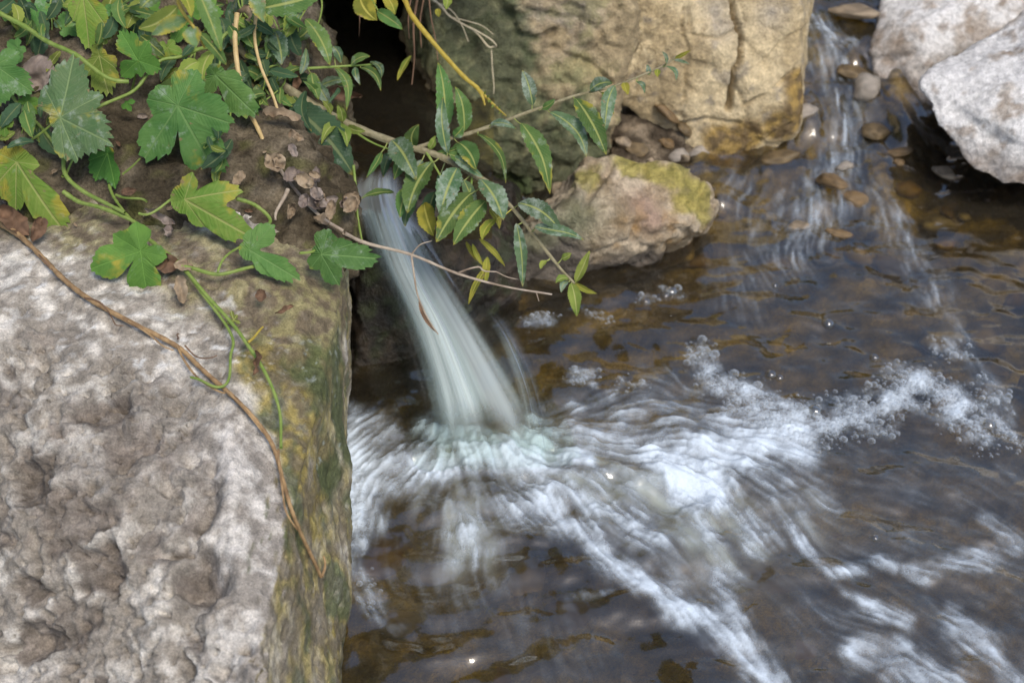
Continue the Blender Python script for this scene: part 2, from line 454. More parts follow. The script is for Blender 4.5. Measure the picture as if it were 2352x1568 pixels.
# ---- stream levels: a pool, then a short cascade at the back right
def zwater(x, y):
    x = np.asarray(x, float); y = np.asarray(y, float)
    sh = x.shape; q = np.stack([np.atleast_1d(x).ravel() * 9, np.atleast_1d(y).ravel() * 3, np.zeros(x.size)], 1)
    yy = y + (0.10 * perlin(q, 66) + 0.04 * perlin(q * 3.1, 67)).reshape(sh)
    up = 0.020 * sstep(1.33, 1.45, yy) + 0.024 * sstep(1.45, 1.55, yy) + 0.022 * sstep(1.57, 1.68, yy) + 0.05 * sstep(1.40, 2.6, yy)
    right = sstep(0.45, 0.36, x - (y - 1.35) * 0.35 - 0.05)
    return up * right
def W(px, py):
    p = UZ(px, py, 0.0)
    for _ in range(6):
        p = UZ(px, py, float(zwater(p.x, p.y)))
    return p

# ---- left boulder
def left_boulder():
    pts = [U(-140, 300, 1.30), U(400, 300, 1.295), U(-140, 745, 1.12), U(0, 735, 1.125), U(480, 905, 1.065), U(520, 1000, 1.04), U(575, 1300, 0.985), U(590, 1568, 0.935), U(600, 1720, 0.915),
           U(-140, 1720, 1.16), U(0, 1568, 1.14), U(250, 600, 1.165), U(520, 640, 1.15), U(560, 760, 1.115), U(800, 625, 1.215), U(790, 560, 1.26),
           UZ(812, 960, -0.03), UZ(768, 1150, -0.03), UZ(782, 1380, -0.03), UZ(796, 1568, -0.03), UZ(800, 1750, -0.03),
           U(812, 700, 1.27), U(776, 1340, 1.19), U(705, 1150, 1.12), U(690, 760, 1.145)]
    low = [Vector((-0.62, 0.5, -0.12)), Vector((-0.16, 0.5, -0.12)), Vector((-0.62, 1.2, -0.12)), Vector((-0.18, 1.12, -0.12)), Vector((-0.62, 1.2, 0.2)), Vector((-0.2, 1.15, 0.17))]
    def disp(V, N, base):
        front = near(V, hp(base, [(60, 850), (200, 900), (330, 950), (60, 1050), (220, 1100), (380, 1150), (60, 1250), (220, 1300), (380, 1350), (60, 1450), (220, 1500), (420, 1500), (480, 1550)]), 0.05)
        front = sstep(0.25, 0.8, front); side = 1 - front
        Q = V.copy(); Q = Q @ np.array([[0.9, -0.3, 0.2], [0.35, 0.9, 0.1], [-0.2, 0, 0.95]])
        wp = V + 0.016 * np.stack([perlin(V * 40, 1), perlin(V * 40, 2), perlin(V * 40, 3)], 1)
        f1, f2, i1 = worley(wp * C(22, 33, 33), 11)
        pit = np.where(i1 > 0.5, sstep(0.66, 0.30 - 0.15 * i1, f1 + 0.10 * perlin(V * 140, 19)), 0) * (0.3 + i1 ** 2)
        crk = sstep(0.93, 1.0, 1 - np.abs(perlin(wp * C(22, 30, 30), 23)) * 1.6)
        g1, g2, j1 = worley((wp + 0.3) * C(52, 66, 66), 31)
        pit2 = np.where(j1 > 0.45, sstep(0.5, 0.32, g1), 0) * (0.4 + j1)
        g3, g4, j3 = worley((wp + 0.6) * C(130, 150, 150), 37); pit2 = pit2 + 0.5 * np.where(j3 > 0.5, sstep(0.46, 0.28, g3), 0)
        wall = sstep(0.35, 0.7, N[:, 0]); big = fbm(V * 9, 4, 3) * (0.010 - 0.005 * wall) - 0.002 * (1 - front) * (1 - wall) * sstep(0.95, 1.0, 1 - np.abs(perlin(wp * C(14, 20, 20), 29)))
        h = big + 0.0022 * fbm(V * 70, 4, 7)
        h += front * (-0.015 * pit - 0.0075 * pit2 + 0.009 * fbm(V * 24, 4, 41) + 0.0030 * fbm(V * 170, 3, 77) + 0.0018 * fbm(V * 330, 2, 78)) + (1 - front) * sstep(0.5, 0.9, N[:, 0]) * (0.008 * fbm(V * C(14, 14, 9), 3, 46) - 0.005)
        # crevice running down the pitted face
        cr = hp(base, [(470, 1130), (440, 1230), (470, 1330), (410, 1430), (400, 1568)])
        if len(cr) > 1: h -= 0.010 * np.exp(-(segdist(V + 0.008 * perlin(V * 60, 4)[:, None], cr) / 0.010) ** 2)
        ovals = hp(base, [(105, 1115), (60, 830), (200, 1400)])
        # small slanted holes in the smooth face
        sy = V * C(90, 40, 90); s1, s2, k1 = worley(sy + 0.7, 51)
        h -= side * np.where(k1 > 0.72, sstep(0.34, 0.1, s1), 0) * 0.0035
        h += side * 0.0012 * fbm(V * C(180, 60, 180), 3, 8)
        return h, dict(front=front, i1=i1, j1=j1, f1=f1, k1=k1, s1=s1)
    def color(V, N, h, base, e):
        n1 = fbm(V * 22, 5, 61); n2 = fbm(V * 75, 4, 62); n3 = fbm(V * 9, 3, 63)
        white = C(0.64, 0.605, 0.55); grey = C(0.35, 0.315, 0.27); brown = C(0.185, 0.155, 0.13)
        c = lerp(grey, white, sstep(-0.15, 0.45, n1 + 0.6 * n2))
        pit_brown = np.where(e['i1'] > 0.45, sstep(0.62, 0.45, e['f1']), 0) * e['front']  # brown tint on the same cells as the pits
        c = lerp(c, brown * (0.8 + 0.6 * e['j1'][:, None]), np.clip(pit_brown * (0.4 + 0.6 * e['i1']) + 0.6 * e['front'] * sstep(0.0, 0.45, n3 + 0.6 * n2), 0, 0.85))
        side = 1 - e['front']
        # the smooth right-hand strip: grey, then yellow-green algae towards the water
        sm = near(V, hp(base, [(560, 1050), (600, 1150), (620, 1250), (640, 1350), (680, 1450), (640, 1550), (720, 1500)]), 0.045)
        c = lerp(c, lerp(C(0.34, 0.31, 0.28), C(0.52, 0.49, 0.46), sstep(-0.2, 0.4, n1 + n2)), sm * 0.85)
        al = near(V, hp(base, [(610, 850), (660, 950), (700, 1050), (715, 1120), (735, 1180), (700, 900), (740, 1000), (640, 800), (755, 1100), (700, 800)]), 0.030); al = np.maximum(al, near(V, hp(base, [(750, 1230), (765, 1300), (770, 1370), (778, 1440), (785, 1500), (790, 1560)]), 0.012))
        gr = near(V, hp(base, [(740, 700), (770, 760), (780, 840), (790, 920), (800, 1000), (770, 1080), (700, 720), (730, 850), (790, 700)]), 0.036)
        nx = fbm(V * C(60, 25, 14), 4, 71); wface = sstep(0.45, 0.8, N[:, 0]) * sstep(-0.20, -0.17, V[:, 0])
        am = sstep(0.28, 0.62, np.maximum(al, 0.55 * wface) + 0.28 * nx)
        ycol = lerp(C(0.15, 0.115, 0.04), C(0.28, 0.22, 0.055), sstep(-0.3, 0.3, n2 + n1)); ycol = lerp(ycol, C(0.085, 0.10, 0.035), sstep(-0.05, 0.3, nx))  # algae, its tones lowered as well for shade on the steep wall
        c = lerp(c, ycol, am * (0.72 + 0.2 * sstep(-0.3, 0.2, n2)))
        gm = sstep(0.3, 0.65, gr + 0.25 * nx)
        c = lerp(c, lerp(C(0.085, 0.105, 0.045), C(0.18, 0.15, 0.075), sstep(-0.2, 0.35, nx + 0.4 * n1)), gm * 0.9)
        spots = sstep(0.36, 0.55, fbm(V * 130, 2, 81)) * np.maximum(gm, am * 0.3)
        c = lerp(c, C(0.33, 0.37, 0.33), spots * 0.75)
        # earth washed over the top edge
        so = near(V, hp(base, [(600, 640), (680, 650), (760, 640), (560, 680), (620, 720), (470, 640), (420, 600), (300, 540), (150, 480), (30, 500), (220, 520), (360, 560), (540, 600), (700, 600), (640, 690), (720, 680)]), 0.05)
        c = lerp(c, lerp(C(0.19, 0.15, 0.10), C(0.25, 0.22, 0.11), sstep(-0.2, 0.2, n2)), sstep(0.35, 0.75, so + 0.45 * n1) * 0.9)
        # white crust on the top
        to = near(V, hp(base, [(250, 680), (350, 700), (430, 740), (480, 800), (350, 800), (250, 760), (120, 650)]), 0.05)
        c = lerp(c, C(0.72, 0.72, 0.71), sstep(0.2, 0.5, fbm(V * C(70, 130, 100), 4, 91)) * to * 0.8)
        return c * (0.80 + 0.36 * (0.5 + n2[:, None])) * (1 - 0.10 * e['front'][:, None])
    wl_ = lambda V: sstep(0.055, 0.012, V[:, 2] + 0.02 * fbm(V * 25, 3, 99))
    _c0 = color; color = lambda V, N, h, b, e: _c0(V, N, h, b, e) * (1 - 0.5 * wl_(V)[:, None])      # water-soaked stone at the water line
    o = rock('boulder', [pts + low], 0.0023, 5, disp, color, M['limestone'], wet=lambda V, N: np.maximum(sstep(0.06, 0.0, V[:, 2]) * 0.7, 0.45 * sstep(0.4, 0.75, N[:, 0])))
    return tag(o, 'big pale pitted limestone boulder in the left foreground with yellow algae on its waterside', 'boulder', 'boulders along the stream')
left_boulder()

# ---- earth bank with an unseen roof and the back of the hollow the water comes from
def earth_bank():
    a = [U(-150, 640, 1.24), U(0, 640, 1.22), U(300, 660, 1.20), U(600, 680, 1.19), U(-150, 350, 1.25), U(150, 350, 1.245), U(450, 400, 1.245), U(650, 480, 1.235), U(770, 610, 1.225), U(800, 570, 1.25), U(-150, -60, 1.31), U(0, 0, 1.32), U(400, 0, 1.36),
         U(600, 0, 1.42), U(660, 100, 1.43), U(735, 250, 1.42), U(795, 400, 1.36), U(815, 520, 1.29), U(400, -80, 1.36), U(-150, -80, 1.31),
         Vector((-0.75, 1.0, -0.1)), Vector((-0.2, 1.12, 0.0)), Vector((-0.27, 1.8, -0.1)), Vector((-0.75, 1.8, -0.1)), Vector((-0.75, 1.8, 0.5)), Vector((-0.32, 1.8, 0.5)), Vector((-0.33, 1.35, 0.42)), Vector((-0.75, 1.25, 0.42))]
    roof = [Vector((x, y, z)) for x in (-0.4, 0.0) for y in (1.33, 2.0) for z in (0.385, 0.6)]  # out of view; placed and sized to keep the hollow dark
    back = [Vector((x, y, z)) for x in (-0.5, 0.2) for y in (1.82, 2.1) for z in (-0.15, 0.55)]
    def disp(V, N, base):
        h = 0.026 * fbm(V * 9, 4, 2) + 0.008 * fbm(V * 45, 4, 5) + 0.003 * ridged(V * 90, 3, 9)
        w, w2, i = worley(V * C(48, 48, 60), 3); h += 0.004 * np.where(i > 0.4, sstep(0.5, 0.1, w), 0)
        return h
    def color(V, N, h, base, e):
        n1 = fbm(V * 18, 5, 11); n2 = fbm(V * 90, 4, 12); n3 = fbm(V * 7, 3, 14)
        c = lerp(C(0.07, 0.056, 0.037), C(0.17, 0.14, 0.098), sstep(-0.3, 0.4, n1 + 0.4 * n2))
        c = lerp(c, C(0.21, 0.185, 0.145), sstep(0.2, 0.5, n3 + 0.4 * n2) * 0.6)
        c = lerp(c, C(0.12, 0.125, 0.04), sstep(0.12, 0.4, fbm(V * 30, 3, 21) - 0.05) * 0.6)
        return c
    o = rock('earth_bank', [a, roof, back], 0.005, 4, disp, color, M['soil'], kind='structure')
    o['label'] = 'brown earth bank with crumbly soil above the left boulder'
earth_bank()

# ---- boulders at the back
def mossy_disp(seed, amp=1.0, cracks=(), facet=0.0):
    def disp(V, N, base):
        h = amp * (0.012 * fbm(V * 11, 4, seed) + 0.005 * ridged(V * 30, 4, seed + 1) + 0.0028 * fbm(V * 90, 3, seed + 2))
        w, w2, i = worley(V * C(24, 24, 30) + 0.02 * seed, seed + 3)
        h += amp * 0.0065 * (i - 0.5)
        if facet:
            wpf = V + 0.012 * np.stack([perlin(V * 22, 1), perlin(V * 22, 2), perlin(V * 22, 3)], 1); w5, w6, i5 = worley(wpf * C(11, 11, 14) + 0.4, seed + 9); h += facet * (i5 - 0.5) - 0.4 * facet * sstep(0.06, 0.0, w6 - w5)
        for poly, wd, dp in cracks:
            pl = hp(base, poly)
            if len(pl) > 1:
                dd = segdist(V + 0.0015 * np.stack([perlin(V * 120, 5), perlin(V * 120, 6), perlin(V * 120, 7)], 1), pl)
                h = h - dp * np.exp(-(dd / wd) ** 4)
        return h
    return disp
def centre_boulder():
    pts = [UY(1445, 90, 1.46), UY(1455, -40, 1.47), UY(1405, 250, 1.43), UY(1345, 480, 1.405), UY(1300, 590, 1.40), UY(1130, 400, 1.385), UY(1185, 560, 1.40), UY(1010, 180, 1.43),
           UY(975, -40, 1.47), UY(950, 80, 1.50), UY(1060, 330, 1.42), Vector((-0.06, 1.85, -0.1)), Vector((0.2, 1.85, -0.1)), Vector((0.2, 1.85, 0.3)), Vector((-0.1, 1.85, 0.42)), Vector((-0.06, 1.5, -0.1)), UY(1440, -160, 1.56), UY(1000, -200, 1.56)]
    crk = [([(1170, 30), (1190, 80), (1240, 90), (1270, 70)], 0.004, 0.012), ([(1270, 110), (1310, 130), (1360, 150), (1400, 190)], 0.004, 0.008), ([(1040, 200), (1100, 260), (1130, 300)], 0.006, 0.008)]
    def color(V, N, h, base, e):
        n1 = fbm(V * 20, 5, 31); n2 = fbm(V * 85, 4, 32); n3 = fbm(V * 8, 3, 33)
        c = lerp(C(0.30, 0.235, 0.135), C(0.47, 0.375, 0.225), sstep(-0.3, 0.3, n1 + 0.5 * n2))
        c = lerp(c, C(0.30, 0.26, 0.22), near(V, hp(base, [(1230, 40), (1290, 70), (1330, 20)]), 0.03) * sstep(-0.3, 0.2, n1))
        c = lerp(c, C(0.20, 0.19, 0.07), sstep(-0.05, 0.3, n1 - 0.3 * n2) * 0.6)
        gm = near(V, hp(base, [(1060, 150), (1040, 60), (1100, 240), (1150, 330), (1200, 420), (1250, 480), (1300, 430), (1290, 520), (1000, 100), (1190, 480), (1330, 380), (1240, 390), (1150, 150), (1130, 80), (1200, 250), (1300, 300), (1090, 10)]), 0.055)
        gm = sstep(0.3, 0.7, gm + 0.4 * n1)
        c = lerp(c, lerp(C(0.03, 0.055, 0.025), C(0.13, 0.155, 0.07), sstep(-0.3, 0.35, n2 + n3)), gm * 0.8)
        lo = near(V, hp(base, [(1200, 500), (1250, 530), (1300, 510), (1170, 440)]), 0.035)
        c = lerp(c, C(0.035, 0.06, 0.012), sstep(0.3, 0.8, lo + 0.3 * n2) * 0.85)
        return c
    o = rock('boulder', pts, 0.0034, 4, mossy_disp(40, 1.25, crk, 0.008), color, M['wetrock'], wet=lambda V, N: 0.45 * sstep(0.12, -0.02, V[:, 2] + 0.05 * fbm(V * 20, 2, 3)) + 0.35 * sstep(0.06, -0.04, V[:, 0]))
    tag(o, 'dark green mossy boulder at the back beside the black hollow', 'boulder', 'boulders along the stream')
centre_boulder()
def tan_boulder():
    pts = [UY(1425, 60, 1.495), UY(1420, 230, 1.48), UY(1560, 330, 1.50), UY(1635, 290, 1.465), UY(1645, 420, 1.455), UY(1832, 318, 1.475), UY(1846, 130, 1.505), UY(1822, -40, 1.54), UY(1440, -40, 1.50), UY(1815, 250, 1.47),
           Vector((0.2, 1.95, -0.1)), Vector((0.42, 1.95, -0.1)), Vector((0.42, 1.95, 0.3)), Vector((0.18, 1.95, 0.3)), UY(1620, 250, 1.47), UY(1780, -150, 1.6), UY(1440, -150, 1.6)]
    crk = [([(1683, -20), (1690, 40), (1705, 90), (1700, 140), (1685, 165), (1680, 210), (1672, 250)], 0.0031, 0.030),
           ([(1570, 20), (1565, 60), (1578, 110), (1575, 160), (1570, 220)], 0.0022, 0.005), ([(1580, 20), (1590, 80), (1650, 90), (1690, 70)], 0.002, 0.004),
           ([(1685, 190), (1710, 240), (1780, 200), (1830, 160)], 0.0022, 0.005), ([(1560, 285), (1620, 270), (1700, 285)], 0.0022, 0.005)]
    def color(V, N, h, base, e):
        n1 = fbm(V * 16, 5, 131); n2 = fbm(V * 80, 4, 132); n3 = fbm(V * 45, 3, 133)
        c = lerp(C(0.40, 0.31, 0.175), C(0.56, 0.455, 0.28), sstep(-0.35, 0.35, n1 + 0.35 * n2))
        c = lerp(c, C(0.27, 0.235, 0.19), sstep(0.22, 0.45, n3) * 0.6)
        c = lerp(c, C(0.40, 0.35, 0.28), near(V, hp(base, [(1650, 20), (1770, 30), (1660, 60)]), 0.02) * 0.7)
        st = near(V, hp(base, [(1660, 330), (1720, 310), (1790, 290), (1700, 350), (1825, 260), (1650, 390), (1835, 200)]), 0.028)
        c = lerp(c, lerp(C(0.10, 0.06, 0.018), C(0.30, 0.19, 0.04), sstep(-0.4, 0.3, n3 + n2)), sstep(0.35, 0.75, st + 0.3 * n1) * 0.9)
        return c
    o = rock('boulder', pts, 0.0024, 3, mossy_disp(80, 0.5, crk, 0.004), color, M['wetrock'], wet=lambda V, N: 0.7 * sstep(0.10, 0.04, V[:, 2] + 0.03 * fbm(V * 20, 2, 3)))
    tag(o, 'tan yellow boulder split by a dark vertical crack at the top', 'boulder', 'boulders along the stream')
tan_boulder()
def block_boulder():
    pts = [UZ(1185, 708, -0.04), UZ(1150, 600, 0.03), UZ(1225, 520, 0.075), UZ(1330, 655, -0.04), UZ(1440, 632, -0.04), UZ(1590, 592, -0.03), UZ(1648, 455, 0.05), UZ(1630, 412, 0.075), UZ(1560, 372, 0.095), UZ(1420, 355, 0.105), UZ(1345, 362, 0.10), UZ(1305, 470, 0.095), UZ(1290, 520, 0.07), UZ(1600, 520, 0.055)]
    pts += [p + Vector((0, 0.1, -0.14)) for p in pts[6:9]] + [Vector((0.0, 1.42, -0.1)), Vector((0.24, 1.42, -0.1))]
    crk = [([(1400, 380), (1370, 420), (1340, 470)], 0.005, 0.010)]
    def color(V, N, h, base, e):
        n1 = fbm(V * 22, 5, 231); n2 = fbm(V * 85, 4, 232); n3 = fbm(V * 42, 3, 233)
        c = lerp(C(0.28, 0.215, 0.135), C(0.47, 0.385, 0.275), sstep(-0.25, 0.3, n1 + 0.5 * n2))
        c = lerp(c, C(0.36, 0.235, 0.19), near(V, hp(base, [(1480, 470), (1500, 500)]), 0.02) * 0.6)
        ym = near(V, hp(base, [(1500, 390), (1560, 400), (1610, 430), (1620, 480), (1440, 375), (1590, 460), (1350, 400)]), 0.022)
        c = lerp(c, lerp(C(0.20, 0.18, 0.03), C(0.34, 0.29, 0.07), sstep(-0.3, 0.3, n2)), sstep(0.3, 0.7, ym + 0.45 * n3) * 0.85)
        c = lerp(c, C(0.30, 0.17, 0.05), near(V, hp(base, [(1560, 580), (1500, 590), (1590, 560), (1450, 540), (1530, 550)]), 0.03) * sstep(-0.1, 0.3, n3) * 0.8)
        c = lerp(c, C(0.10, 0.12, 0.06), near(V, hp(base, [(1290, 520), (1260, 550), (1320, 500), (1200, 560)]), 0.03) * 0.8)
        wl = near(V, hp(base, [(1250, 660), (1320, 640), (1400, 620), (1220, 620), (1480, 600), (1290, 600)]), 0.035)
        c = lerp(c, C(0.09, 0.076, 0.064), sstep(0.25, 0.7, wl + 0.2 * n1) * 0.88)
        return c
    o = rock('boulder', pts, 0.0028, 1, mossy_disp(120, 0.9, crk, 0.008), color, M['wetrock'], wet=lambda V, N: 0.75 * sstep(0.06, 0.01, V[:, 2] + 0.02 * fbm(V * 20, 2, 3)))
    tag(o, 'low tan block with yellow moss on its top at the pool edge in the middle', 'boulder', 'boulders along the stream')
block_boulder()
def right_boulders():
    def disp(sd, bands):
        def f(V, N, base):
            h = 0.012 * fbm(V * 9, 4, sd) + 0.002 * fbm(V * C(30, 90, 120), 4, sd + 1) + 0.0010 * fbm(V * 130, 3, sd + 2)
            w_, w2_, i_ = worley((V + 0.012 * perlin(V * 20, 9)[:, None]) * C(8, 10, 13), sd + 7); h += 0.002 * ridged(V * 24, 3, sd + 5) + 0.008 * (i_ - 0.5)
            for poly, wd, dp in bands:
                pl = hp(base, poly)
                if len(pl) > 1: h = h - dp * np.exp(-(segdist(V, pl) / wd) ** 2)
            return h
        return f
    def colorf(sd, wh):
        def f(V, N, h, base, e):
            n1 = fbm(V * 14, 5, sd); n2 = fbm(V * C(60, 110, 110), 4, sd + 1); n3 = fbm(V * 40, 4, sd + 2)
            c = lerp(C(0.44, 0.39, 0.34), C(0.70, 0.69, 0.68), sstep(-0.35, 0.2, n1 + 0.35 * n2 + wh))
            c = lerp(c, C(0.24, 0.17, 0.11), sstep(0.18, 0.42, n3 - 0.3 * n1) * 0.6)
            c = lerp(c, C(0.26, 0.21, 0.17), sstep(0.11, 0.04, V[:, 2] + 0.03 * n1) * 0.75)
            return c
        return f
    a = [UY(2035, -30, 1.74), UY(2002, 130, 1.62), UY(2012, 185, 1.60), UY(2085, 265, 1.56), UY(2140, 300, 1.55), UY(2200, 330, 1.60), UY(2120, 60, 1.62), UY(2400, -60, 1.72), UY(2500, 200, 1.6), Vector((0.85, 1.8, 0.0)), Vector((0.55, 1.85, 0.0)), UY(2100, -100, 1.8), Vector((0.85, 1.8, 0.22))]
    o = rock('boulder', a, 0.0042, 3, disp(300, [([(2010, 140), (2100, 130)], 0.006, 0.007), ([(2060, 170), (2090, 215)], 0.008, 0.012)]), colorf(310, 0.0), M['limestone'])
    tag(o, 'pale layered boulder in the upper right corner behind the rounded white one', 'boulder', 'boulders along the stream')
    b = [UY(2112, 195, 1.46), UY(2150, 285, 1.41), UY(2225, 385, 1.375), UY(2300, 432, 1.355), UY(2480, 450, 1.35), UY(2150, 150, 1.50), UY(2230, 100, 1.53), UY(2352, 20, 1.56), UY(2520, 30, 1.56), UY(2200, 200, 1.45), UY(2330, 170, 1.44), UY(2520, 200, 1.42),
         UY(2250, 260, 1.395), Vector((0.62, 1.62, 0.06)), Vector((0.85, 1.62, 0.06)), Vector((0.85, 1.4, 0.04)), Vector((0.85, 1.5, 0.24)), UY(2350, 330, 1.36)]
    o = rock('boulder', b, 0.0036, 4, disp(350, [([(2200, 250), (2260, 310), (2352, 340)], 0.010, 0.006)]), colorf(360, 0.16), M['limestone'])
    tag(o, 'rounded white boulder overhanging dark water at the right edge', 'boulder', 'boulders along the stream')
right_boulders()
def mound():
    pts = [UY(1390, 260, 1.49), UY(1640, 260, 1.50), UY(1400, 380, 1.43), UY(1500, 385, 1.43), UY(1640, 405, 1.44), UY(1520, 300, 1.46), Vector((0.08, 1.6, -0.1)), Vector((0.30, 1.6, -0.1)), Vector((0.10, 1.40, -0.1)), Vector((0.26, 1.40, -0.1))]
    def disp(V, N, base):
        w, w2, i = worley(V * C(55, 55, 55), 63); return 0.010 * fbm(V * 20, 4, 61) + 0.005 * fbm(V * 70, 3, 62) + 0.007 * np.where(i > 0.3, sstep(0.55, 0.1, w), 0)
    def color(V, N, h, base, e):
        n = fbm(V * 40, 4, 64); return lerp(C(0.07, 0.055, 0.04), C(0.28, 0.225, 0.16), sstep(-0.2, 0.5, n))
    o = rock('earth_mound', pts, 0.004, 2, disp, color, M['soil'], kind='structure'); o['label'] = 'dark earth and rubble filling the gap between the back boulders'
mound()
# ---- wet ledge under the fall
def ledge():
    pts = [U(815, 445, 1.42), U(960, 455, 1.44), U(850, 520, 1.395), U(980, 540, 1.42), U(1110, 560, 1.47), U(1185, 600, 1.50), UZ(820, 940, -0.05), UZ(960, 840, -0.05), UZ(1190, 745, -0.05), UZ(1130, 800, -0.05), U(870, 640, 1.41), U(1040, 660, 1.44),
           Vector((-0.2, 1.5, -0.1)), Vector((0.02, 1.45, -0.1)), Vector((-0.2, 1.4, 0.06)), Vector((0.0, 1.36, 0.04))]
    def color(V, N, h, base, e):
        n1 = fbm(V * 24, 5, 431); n2 = fbm(V * 85, 4, 432)
        c = lerp(C(0.02, 0.016, 0.013), C(0.065, 0.048, 0.033), sstep(-0.3, 0.35, n1 + 0.5 * n2))  # wet rock, colour lowered further to deepen the shaded recess
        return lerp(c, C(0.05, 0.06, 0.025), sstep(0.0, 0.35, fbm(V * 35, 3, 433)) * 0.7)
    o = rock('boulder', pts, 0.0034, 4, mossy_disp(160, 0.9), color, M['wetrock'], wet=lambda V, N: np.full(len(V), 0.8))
    tag(o, 'dark wet ledge rock behind the falling water', 'boulder', 'boulders along the stream')
ledge()

# ---- stream bed
def axis(lo, a, b, hi, fine, coarse):
    return np.concatenate([np.arange(lo, a, coarse), np.arange(a, b, fine), np.arange(b, hi + coarse, coarse)])
def build_bed():
    xs = axis(-2.6, -0.25, 0.85, 2.8, 0.006, 0.1); ys = axis(-1.4, 0.5, 2.0, 4.0, 0.006, 0.1)
    X, Y = np.meshgrid(xs, ys); x = X.ravel(); y = Y.ravel()
    P = np.stack([x, y, 0 * x], 1)
    dep = 0.055 + 0.03 * sstep(1.3, 1.0, y); dep = dep + 0.02 * np.exp(-((x + 0.02) ** 2 + (y - 0.95) ** 2) / 0.02)
    dep = np.where(y > 1.35, 0.045 - 0.02 * sstep(1.36, 1.45, y), dep)
    w, w2, i = worley2(P * C(42, 42, 1) + C(0, 0, 0.5), 77); w3, w4, i2 = worley2(P * C(110, 110, 1) + C(0, 0, 0.5), 78)
    z = zwater(x, y) - dep + 0.012 * fbm(P * 8, 3, 70) + (0.009 + 0.010 * sstep(1.32, 1.42, y)) * sstep(0.6, 0.1, w) * i + 0.004 * sstep(0.6, 0.1, w3) * i2
    n1 = fbm(P * 6, 4, 71)
    c = lerp(C(0.145, 0.118, 0.034), C(0.28, 0.225, 0.082), i); c = lerp(c, C(0.38, 0.30, 0.17), sstep(0.6, 0.9, i2) * 0.6)
    c = lerp(c, C(0.13, 0.095, 0.03), sstep(0.0, 0.4, n1) * 0.6)
    me = mesh_np('stream_bed', np.stack([x, y, z], 1), grid_faces(len(xs), len(ys)), colors={'tint': c}, attrs={'wet': np.full(len(x), 0.3)})
    tag(obj('stream_bed', me, M['bed']), kind='structure')
build_bed()

# ---- flow, foam and water surface (worked out on the water plane)
GX0, GX1, GY0, GY1, GS = -0.26, 0.86, 0.52, 1.86, 0.0014
nx_, ny_ = int((GX1 - GX0) / GS), int((GY1 - GY0) / GS)
gx = GX0 + np.arange(nx_) * GS; gy = GY0 + np.arange(ny_) * GS
GXm, GYm = np.meshgrid(gx, gy)
def blur(a, n):
    for _ in range(n):
        a = (a + np.roll(a, 1, 0) + np.roll(a, -1, 0)) / 3; a = (a + np.roll(a, 1, 1) + np.roll(a, -1, 1)) / 3
    return a
ARROWS = [(1100, 1060, .3, 1), (950, 1060, -.6, .8), (850, 1050, -1, .5), (815, 1150, -.2, 1), (815, 1300, .1, 1), (860, 1420, .5, 1), (1000, 1200, -.2, 1), (1050, 1270, 0, 1), (1130, 1250, .3, 1), (1200, 1150, 1, .8),
          (1300, 1060, 1, .3), (1400, 1150, 1, .7), (1500, 1250, 1, .8), (1500, 1000, 1, -.1), (1350, 920, 1, -.5), (1700, 960, 1, .0), (1600, 1080, 1, .3), (1650, 1180, .9, 1), (1750, 1100, 1, .5), (1560, 1400, 1, .8), (1700, 1480, .8, 1), (1760, 1560, .4, 1), (1650, 1340, .5, 1),
          (1820, 1220, .7, 1), (1900, 1300, 1, .4), (2000, 1400, 1, .5), (2150, 1290, 1, .4), (2300, 1240, 1, .5), (2050, 1500, 1, .5), (2300, 1500, .8, 1), (2150, 1560, 1, .6), (1950, 960, 1, .25), (2150, 930, 1, .4), (2300, 1010, 1, .8), (1640, 850, .4, 1), (1850, 930, 1, .4),
          (2130, 640, .5, 1), (2200, 800, .5, 1), (2280, 900, .7, 1), (1900, 300, .2, 1), (1900, 80, .6, 1), (1930, 450, .2, 1), (1750, 500, -.3, 1), (1800, 600, .2, 1), (1600, 700, -.3, 1), (1850, 750, .6, .5), (1200, 1450, .4, 1), (1350, 1350, .5, .9), (1000, 1500, .3, 1), (2000, 1150, 1, .3)]
def flow():
    vx = np.zeros(GXm.shape); vy = np.zeros(GXm.shape); ws = np.full(GXm.shape, 1e-9)
    for px, py, dx, dy in ARROWS:
        a = W(px, py); b = W(px + dx * 12, py + dy * 12); d = (b - a).xy.normalized()
        w = 1.0 / ((GXm - a.x) ** 2 + (GYm - a.y) ** 2 + 0.0006) ** 1.6
        vx += w * d.x; vy += w * d.y; ws += w
    P = np.stack([GXm.ravel() * 14, GYm.ravel() * 14, GXm.ravel() * 0], 1)
    t = (0.6 * perlin(P, 900) + 0.28 * perlin(P * 2.6, 901)).reshape(GXm.shape)
    vx, vy = vx / ws, vy / ws
    vx, vy = vx * np.cos(t) - vy * np.sin(t), vx * np.sin(t) + vy * np.cos(t)
    l = np.hypot(vx, vy) + 1e-9
    return vx / l, vy / l
FVX, FVY = flow()
def lic(a, steps, h=1.0):
    out = a.copy(); cnt = 1
    for sgn in (1, -1):
        x = np.tile(np.arange(nx_, dtype=float), (ny_, 1)); y = np.tile(np.arange(ny_, dtype=float)[:, None], (1, nx_))
        for _ in range(steps):
            xi = np.clip(x, 0, nx_ - 1).astype(np.int32); yi = np.clip(y, 0, ny_ - 1).astype(np.int32)
            x += sgn * h * FVX[yi, xi]; y += sgn * h * FVY[yi, xi]
            xi = np.clip(x, 0, nx_ - 1).astype(np.int32); yi = np.clip(y, 0, ny_ - 1).astype(np.int32)
            out += a[yi, xi]; cnt += 1
    return out / cnt
def norm01(a):
    lo, hi = np.percentile(a, 2), np.percentile(a, 98); return np.clip((a - lo) / (hi - lo), 0, 1)
w0 = RNG.random((ny_, nx_))
STREAK = norm01(lic(blur(w0, 1), 9, 1.0))
